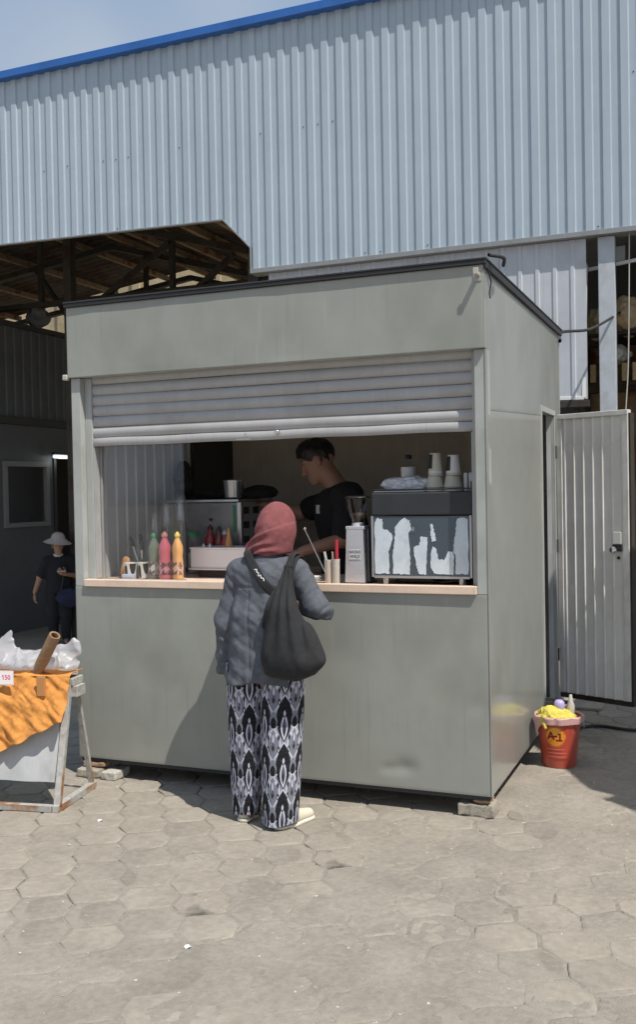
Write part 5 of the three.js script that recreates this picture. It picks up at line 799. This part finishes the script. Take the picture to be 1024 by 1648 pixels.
// ---------------- passer-by in the shade of the shed
{
  const p = person('person in pale wide brimmed hat and black top walking in the shade of the shed', [-7.62, -0.53, -6.95], 3.785);
  const hc = [0, 1.37, -0.03]; const hd = headField(hc, 0.1, -0.15, 0, 0.98);
  const wr = [0.325, 0.74, -0.03], wl = [-0.09, 0.99, -0.24];
  const list = [[[0, 1.20, 0], [0, 1.31, -0.02], 0.052, 0.048], [[-0.14, 1.17, 0], [0.14, 1.17, 0], 0.055, 0.055], [[0, 1.1, 0], [0, 0.86, 0], 0.12, 0.115, 1, 0.68], [[0, 0.86, 0], [0, 0.76, 0], 0.115, 0.115, 1, 0.68], [[-0.08, 0.74, 0], [-0.085, 0.42, -0.04], 0.085, 0.055], [[-0.085, 0.42, -0.04], [-0.085, 0.08, 0.02], 0.055, 0.036], [[0.08, 0.74, 0], [0.085, 0.42, 0.02], 0.085, 0.055], [[0.085, 0.42, 0.02], [0.085, 0.08, 0.08], 0.055, 0.036], [[-0.085, 0.05, 0.02], [-0.09, 0.035, -0.12], 0.036, 0.028], [[0.085, 0.05, 0.08], [0.09, 0.035, -0.05], 0.036, 0.028], [[0.16, 1.15, 0], [0.250, 0.95, 0.01], 0.048, 0.042], [[0.250, 0.95, 0.01], wr, 0.042, 0.030], [[-0.16, 1.15, 0], [-0.23, 0.95, -0.03], 0.046, 0.038], [[-0.23, 0.95, -0.03], wl, 0.037, 0.026]];
  const g = bodyGeo(list, [hc, hd.skin, 0.14], [handBones(wr, [0.15, -1, -0.1], [1, 0, 0], -1, 0.5), handBones(wl, [0.5, 0.3, -0.6], [0, -0.2, -1], 1, 0.9)], 0.014);
  part(p, 'body', g, M.skin, L_);
  const tf0 = bones([[[-0.15, 1.165, 0], [0.15, 1.165, 0], 0.080, 0.080], [[0, 1.1, 0], [0, 0.78, 0], 0.165, 0.170, 1, 0.8], [[0.165, 1.15, 0], [0.225, 0.99, 0.006], 0.074, 0.072], [[-0.165, 1.15, 0], [-0.22, 1.0, -0.02], 0.074, 0.072]], 0.04);
  part(p, 'top', nets((x, y, z) => smax(tf0(x, y, z) + (fbm3(x * 11, y * 8, z * 11, 2) - 0.5) * 0.024, 0.72 - y, 0.006), [-0.34, 0.68, -0.22], [0.34, 1.26, 0.22], 0.014), clothMat([0.016, 0.016, 0.022]), L_);
  part(p, 'collar', lathe([[0.066, 1.232], [0.078, 1.222], [0.072, 1.255], [0.062, 1.262]], 0, 0, -0.008, 20), M.whiteDirty, L_);
  part(p, 'trousers', nets(bones([[[-0.08, 0.76, 0], [-0.085, 0.42, -0.04], 0.105, 0.08], [[-0.085, 0.42, -0.04], [-0.085, 0.10, 0.02], 0.08, 0.065], [[0.08, 0.76, 0], [0.085, 0.42, 0.02], 0.105, 0.08], [[0.085, 0.42, 0.02], [0.085, 0.10, 0.08], 0.08, 0.065]], 0.03), [-0.25, 0.02, -0.2], [0.25, 0.9, 0.2], 0.016), clothMat([0.02, 0.021, 0.028]), L_);
  const hat = lathe([[0, 0.135], [0.05, 0.128], [0.085, 0.095], [0.100, 0.045], [0.195, -0.012], [0.196, -0.016], [0.096, 0.036], [0.08, 0.085], [0, 0.125]], 0, 0, 0, 36); hat.rotateZ(0.10); hat.rotateX(-0.12); hat.translate(0, 1.432, -0.03);
  part(p, 'hat', hat, std([0.58, 0.50, 0.46], 0.85, { map: rep(T.cloth, 0.1) }), L_);
  part(p, 'hair', nets((x, y, z) => { const [X, Y, Z] = hd.to(x, y, z); return smax(ellD(X, Y, Z, [0, 0.03, 0.03], [0.086, 0.10, 0.092]), Z < -0.03 ? 0.05 - Y : -0.09 - Y, 0.01); }, [-0.12, 1.2, -0.16], [0.12, 1.52, 0.14], 0.010), M.hair, L_);
  const bag = thing('hip_bag', 'navy bag hanging in front of the person in the hat', 'bag', [-7.62, -0.53, -6.95], null, 3.785);
  part(bag, 'pouch', nets((x, y, z) => ellD(x, y, z, [-0.13, 0.66, -0.20], [0.17, 0.13, 0.07]) + (fbm3(x * 12, y * 12, z * 12, 2) - 0.5) * 0.03, [-0.36, 0.48, -0.34], [0.10, 0.84, -0.08], 0.014), clothMat([0.02, 0.024, 0.065]), L_);
  part(bag, 'strap', tube([V(-0.02, 0.74, -0.20), V(-0.06, 1.0, -0.155), V(0.10, 1.20, -0.06), V(0.12, 1.245, 0.0), V(0.08, 1.15, 0.12), V(-0.2, 0.8, 0.1), V(-0.28, 0.70, -0.14)], 0.010, 40, 6), M.blackPlastic, L_);
  const ph = thing('phone', 'thin pale phone held by the person in the hat', 'phone', [-7.62, -0.53, -6.95], null, 3.785);
  part(ph, 'case', rbox(-0.10, 0.02, 1.035, 1.05, -0.36, -0.285, 0.004), M.whiteDirty, L_);
  part(ph, 'screen', rbox(-0.095, 0.015, 1.0505, 1.052, -0.355, -0.29, 0.0006), M.blackPlastic, L_);
}

// ================================================================ LEFT FOREGROUND: trestle with cloth, bag and tube
const TB = [-2.035, 0, 0.38], TR = 0.17;
{
  const t = thing('trestle_table', 'narrow grey steel trestle stand with a pale board hung on its side', 'trestle', TB, null, TR);
  const tm = std([0.50, 0.49, 0.46], 0.55, { map: rep(T.rust, 0.7) });
  part(t, 'top_rail', rbox(-0.95, 0.03, 0.585, 0.622, -0.06, 0.055, 0.004), tm, L_);
  part(t, 'end_bracket', rbox(0.005, 0.05, 0.530, 0.5845, -0.04, 0.05, 0.003), tm, L_);
  for (const x of [0.0, -0.93]) { part(t, 'leg', bar(V(x, 0.585, 0.045), V(x, 0.02, 0.19), 0.034, 0.026), tm, L_); part(t, 'leg', bar(V(x, 0.585, -0.03), V(x, 0.02, -0.19), 0.026, 0.020), tm, L_); part(t, 'foot_rail', bar(V(x, 0.018, 0.215), V(x, 0.018, -0.215), 0.034, 0.034), tm, L_); }
  part(t, 'stretcher', bar(V(-0.02, 0.018, 0.20), V(-0.91, 0.018, 0.20), 0.032, 0.030), tm, L_);
  part(t, 'hung_board', sheet((u, v) => V(mix(-0.92, -0.025, u), mix(0.13, 0.58, v), mix(0.150, 0.064, v) + 0.004 * Math.sin(u * 25)), 30, 4, 0.010), std([0.56, 0.57, 0.58], 0.6, { map: rep(T.paint, 0.4) }), L_);
}
{
  // cloth over the top and down the front, lower edge running diagonally
  const g = sheet((u, v) => {
    const x = mix(-0.70, 0.025, u); const low = mix(0.13, 0.43, Math.pow(clamp((x + 0.52) / 0.52), 0.75)); const s = v; let y, z;
    if (s < 0.25) { z = mix(-0.075, 0.06, s / 0.25); y = 0.640 + 0.012 * Math.sin(x * 22) + 0.010 * fbm3(x * 14, z * 14, 1, 3); }
    else { const t = (s - 0.25) / 0.75; y = mix(0.638, low, t) - (fbm3(x * 8, 3, 2, 2) - 0.5) * 0.05 * t; z = 0.080 + (0.638 - y) * 0.19 + 0.034 * t + 0.020 * (fbm3(x * 11 + 3, y * 9, 5, 4) - 0.3) * (0.4 + t) + 0.012 * Math.sin(x * 38 + y * 30) * t; }
    const wr = (fbm3((x * 0.75 + y) * 17, (x - y * 0.6) * 5, 3, 3) - 0.5) * 0.045 + (0.5 - Math.abs(noise3((x - y * 0.45) * 13, (y + x * 0.3) * 6, 4) - 0.5)) * 0.04 - 0.012 + (fbm3(x * 45, y * 45, 3, 2) - 0.5) * 0.006; return V(x, y + wr * 0.25, z + wr * (s > 0.25 ? 1 : 0.2));
  }, 90, 80, 0.003);
  single('orange_cloth', g, clothMat([0.78, 0.33, 0.075]), 'crumpled bright orange cloth draped over the trestle', 'cloth', null, TB, { local: true, turn: TR });
  const gb = rbox(-0.130, -0.085, 0.545, 0.642, 0.115, 0.128, 0.003); gb.rotateZ(0); single('cardboard_flap', gb, std([0.48, 0.22, 0.08], 0.9), 'small brown cardboard flap stuck on the orange cloth', 'cardboard', null, TB, { local: true, turn: TR });
}
{
  const f = (x, y, z) => {
    let d = ellD(x, y, z, [-0.25, 0.685, -0.01], [0.24, 0.060, 0.075]);
    d = smin(d, capD(x, y, z, [-0.385, 0.67, 0.0], [-0.345, 0.845, -0.01], 0.130, 0.014, 1, 0.36), 0.03);
    d = smin(d, capD(x, y, z, [-0.14, 0.665, -0.02], [0.005, 0.770, -0.03], 0.090, 0.026, 1, 0.40), 0.03);
    return d + (fbm3(x * 8, y * 7, z * 8, 3) - 0.5) * 0.034 + 0.045 * (Math.abs(noise3(x * 13 + y * 7, y * 9 - x * 5, z * 12) - 0.5) - 0.2) + 0.02 * (Math.abs(noise3(x * 31 - y * 12, y * 27, z * 20) - 0.5) - 0.2);
  };
  single('plastic_bag', nets((x, y, z) => smax(f(x, y, z), 0.66 - y, 0.004), [-0.56, 0.63, -0.13], [0.08, 0.90, 0.13], 0.0065), phys([0.80, 0.80, 0.83], 0.4, { transmission: 0.62, thickness: 0, clearcoat: 0.4 }), 'white plastic carrier bag with two raised handles on the trestle', 'bag', null, TB, { local: true, turn: TR });
  const a = V(-0.175, 0.645, 0.035), b = V(-0.035, 0.845, 0.105); const d = b.clone().sub(a), L = d.length();
  const pr = lathe([[0.019, 0], [0.030, 0], [0.030, L], [0.021, L], [0.019, L - 0.002], [0.019, 0]], 0, 0, 0, 28); pr.applyQuaternion(new THREE.Quaternion().setFromUnitVectors(V(0, 1, 0), d.normalize())); pr.translate(a.x, a.y, a.z);
  single('cardboard_tube', pr, std([0.52, 0.34, 0.21], 0.9, { map: rep(T.wood, 0.2, 0.1) }), 'brown cardboard tube leaning out of the white plastic bag', 'tube', null, TB, { local: true, turn: TR });
  const cv = document.createElement('canvas'); cv.width = 128; cv.height = 96; const c = cv.getContext('2d'); c.fillStyle = '#f4eef0'; c.fillRect(0, 0, 128, 96); c.fillStyle = '#d8405c'; c.font = 'bold 52px sans-serif'; c.textAlign = 'center'; c.fillText('150', 64, 62); const t = new THREE.CanvasTexture(cv); t.colorSpace = THREE.SRGBColorSpace;
  const tagT = thing('price_card', 'white card with red number in front of the plastic bag', 'price card', TB, null, TR);
  part(tagT, 'card', rbox(-0.335, -0.255, 0.596, 0.668, 0.122, 0.126, 0.0015), M.white, L_);
  const pl = new THREE.PlaneGeometry(0.074, 0.062); pl.translate(-0.295, 0.632, 0.1266); part(tagT, 'printed_number', pl, std(0xffffff, 0.6, { map: t }), { local: true, keepUV: true });
}

// ================================================================ RED BUCKET
{
  const x = 0.150, z = -1.02, h = 0.275; const b = thing('bucket', 'red plastic bucket with round yellow logo beside the kiosk door', 'bucket', [x, 0, z]);
  const red = phys([0.50, 0.085, 0.055], 0.35, { map: rep(T.paint, 0.2), clearcoat: 0.3, clearcoatRoughness: 0.3 });
  part(b, 'shell', lathe([[0, 0.006], [0.086, 0.0], [0.092, 0.004], [0.116, h - 0.045], [0.122, h - 0.043], [0.122, h - 0.030], [0.118, h - 0.028], [0.119, h - 0.004], [0.125, h - 0.002], [0.125, h], [0.116, h], [0.088, 0.012], [0, 0.010]], x, 0.0005, z, 48), red);
  const lin0 = sheet((u, v) => { const a = u * Math.PI * 2; const s = v; const n = fbm3(Math.cos(a) * 3, Math.sin(a) * 3, 2, 3); const r = s < 0.4 ? mix(0.095, 0.121, s / 0.4) : s < 0.5 ? 0.129 : 0.128 + 0.006 * Math.sin(a * 9 + n * 6) + 0.004; const y = s < 0.4 ? mix(h - 0.10, h + 0.004, s / 0.4) : s < 0.5 ? h + 0.008 : mix(h + 0.002, h - 0.03 - 0.07 * step01(0.5, 0.75, n + 0.25 * Math.sin(a + 3.4)), (s - 0.5) / 0.5); return V(x + Math.cos(a) * r, y, z + Math.sin(a) * r); }, 64, 16, 0.0015);
  part(b, 'liner', lin0, phys([0.66, 0.40, 0.38], 0.4, { transmission: 0.25, thickness: 0 }), { label: 'pale pink plastic liner folded over the rim' });
  const hd = part(b, 'handle', tube([V(x - 0.121, h - 0.035, z), V(x - 0.13, h - 0.07, z - 0.05), V(x - 0.085, h - 0.11, z - 0.110), V(x, h - 0.125, z - 0.125), V(x + 0.085, h - 0.11, z - 0.110), V(x + 0.13, h - 0.07, z - 0.05), V(x + 0.121, h - 0.035, z)], 0.0035, 40, 6), M.galv);
  // printed logo and lines
  const cv = document.createElement('canvas'); cv.width = 256; cv.height = 320; const c = cv.getContext('2d'); c.fillStyle = '#b94a38'; c.fillRect(0, 0, 256, 320);
  c.fillStyle = '#e6912e'; c.beginPath(); c.arc(128, 104, 98, 0, 7); c.fill(); c.fillStyle = '#e9a53c'; c.beginPath(); c.arc(128, 60, 46, 0, 7); c.fill();
  c.strokeStyle = '#7a1f0e'; c.lineWidth = 17; c.lineJoin = 'round'; c.beginPath(); c.moveTo(52, 132); c.lineTo(88, 62); c.lineTo(116, 132); c.moveTo(66, 108); c.lineTo(150, 96); c.moveTo(150, 80); c.lineTo(172, 74); c.lineTo(172, 134); c.moveTo(134, 138); c.lineTo(196, 138); c.stroke(); c.lineWidth = 4; c.beginPath(); c.arc(128, 104, 92, 0.2, 6.0); c.stroke();
  for (let i = 0; i < 5; i++) { c.fillStyle = i % 2 ? '#7d2a24' : '#d98a80'; c.fillRect(30 + (i % 3) * 8, 222 + i * 18, 190 - (i % 2) * 40, 5); }
  const t = new THREE.CanvasTexture(cv); t.colorSpace = THREE.SRGBColorSpace;
  const a0 = Math.atan2(camera.position.x - x, camera.position.z - z) - 0.1; const y0 = 0.055, y1 = 0.238, r = y => mix(0.0925, 0.1165, y / (h - 0.045)) + 0.0012;
  const dec = new THREE.BufferGeometry(); { const n = 20, pos = [], uv = [], idx = []; for (let i = 0; i <= n; i++) for (const [k, y] of [[0, y0], [1, y1]]) { const a = a0 - 0.72 + i / n * 1.30; pos.push(x + Math.sin(a) * r(y), y, z + Math.cos(a) * r(y)); uv.push(i / n, k); } for (let i = 0; i < n; i++) { const q = i * 2; idx.push(q, q + 2, q + 1, q + 1, q + 2, q + 3); } dec.setAttribute('position', new THREE.Float32BufferAttribute(pos, 3)); dec.setAttribute('uv', new THREE.Float32BufferAttribute(uv, 2)); dec.setIndex(idx); dec.computeVertexNormals(); }
  part(b, 'printed_logo', dec, std(0xffffff, 0.4, { map: t }), { keepUV: true, label: 'round yellow printed logo' });
  const cf = (X, Y, Z) => { const a = Math.atan2(X - x, Z - z); let d = ellD(X, Y, Z, [x - 0.012, h - 0.015, z], [0.106, 0.050, 0.104]); d = smin(d, ellD(X, Y, Z, [x - 0.045, h + 0.018, z + 0.045], [0.05, 0.034, 0.05]), 0.02); d = smin(d, capD(X, Y, Z, [x - 0.06, h - 0.005, z + 0.10], [x - 0.05, h - 0.045, z + 0.130], 0.020, 0.014), 0.02); return d + (fbm3(X * 30, Y * 30, Z * 30, 3) - 0.5) * 0.03; };
  single('yellow_rag', nets(cf, [x - 0.14, h - 0.09, z - 0.12], [x + 0.13, h + 0.08, z + 0.17], 0.006), clothMat([0.72, 0.62, 0.11]), 'crumpled yellow rag stuffed into the red bucket', 'rag', null, [x, h - 0.06, z]);
  const bo = thing('spray_bottle', 'small lilac capped bottle poking out of the red bucket', 'bottle', [x + 0.005, h, z - 0.02]);
  part(bo, 'cap', lathe([[0, 0.052], [0.018, 0.050], [0.028, 0.038], [0.029, 0.018], [0.024, 0]], x + 0.005, h + 0.032, z - 0.0, 20), std([0.42, 0.36, 0.66], 0.4));
  part(bo, 'neck', lathe([[0.0, 0.0], [0.020, 0], [0.022, 0.06], [0, 0.061]], x + 0.005, h - 0.03, z - 0.0, 18), M.white);
  const b2 = thing('slim_bottle', 'slim translucent bottle standing in the back of the red bucket', 'bottle', [x + 0.075, h, z - 0.03]);
  part(b2, 'bottle_body', lathe([[0, 0], [0.020, 0], [0.022, 0.07], [0.012, 0.095], [0.008, 0.13], [0, 0.131]], x + 0.062, h - 0.02, z - 0.03, 16), M.whiteDirty);
  const b3 = thing('scrub_brush', 'black handled brush lying across the back of the red bucket', 'brush', [x - 0.03, h, z - 0.05]);
  part(b3, 'handle', bar(V(x - 0.075, h + 0.075, z - 0.04), V(x + 0.065, h + 0.060, z - 0.045), 0.020, 0.016), M.blackPlastic);
  part(b3, 'bristles', rbox(x - 0.075, x - 0.035, h + 0.02, h + 0.066, z - 0.052, z - 0.03, 0.004), M.blackTrim);
}
// litter and grit on the paving
{
  const R8 = rng(61); const g = []; for (let i = 0; i < 420; i++) { const x = mix(-2.4, 1.2, R8()), z = mix(-0.6, 2.5, R8()), s = 0.0015 + 0.0045 * R8() ** 3; const o = new THREE.IcosahedronGeometry(s, 0); o.scale(1, 0.6, 1 + R8()); o.rotateY(R8() * 6); o.translate(x, 0.002, z); g.push(o); }
  const m = new THREE.Mesh(prep(merge(g)), M.whiteDirty); m.name = 'grit'; m.userData = { kind: 'stuff', label: 'pale grit and crumbs scattered on the paving', category: 'grit' }; m.castShadow = m.receiveShadow = true; scene.add(m);
  for (const [x, z, lb] of [[-1.72, 0.62, 'tiny white paper scrap on the paving left of the customer'], [-0.68, 1.62, 'tiny white paper scrap on the paving near the bottom centre']]) single('paper_scrap', sheet((u, v) => V(x + (u - 0.5) * 0.022, 0.005 + 0.004 * Math.sin(u * 5 + v * 3), z + (v - 0.5) * 0.016), 4, 4, 0.001), M.white, lb, 'paper', null, [x, 0.004, z]);
}
renderer.render(scene, camera);
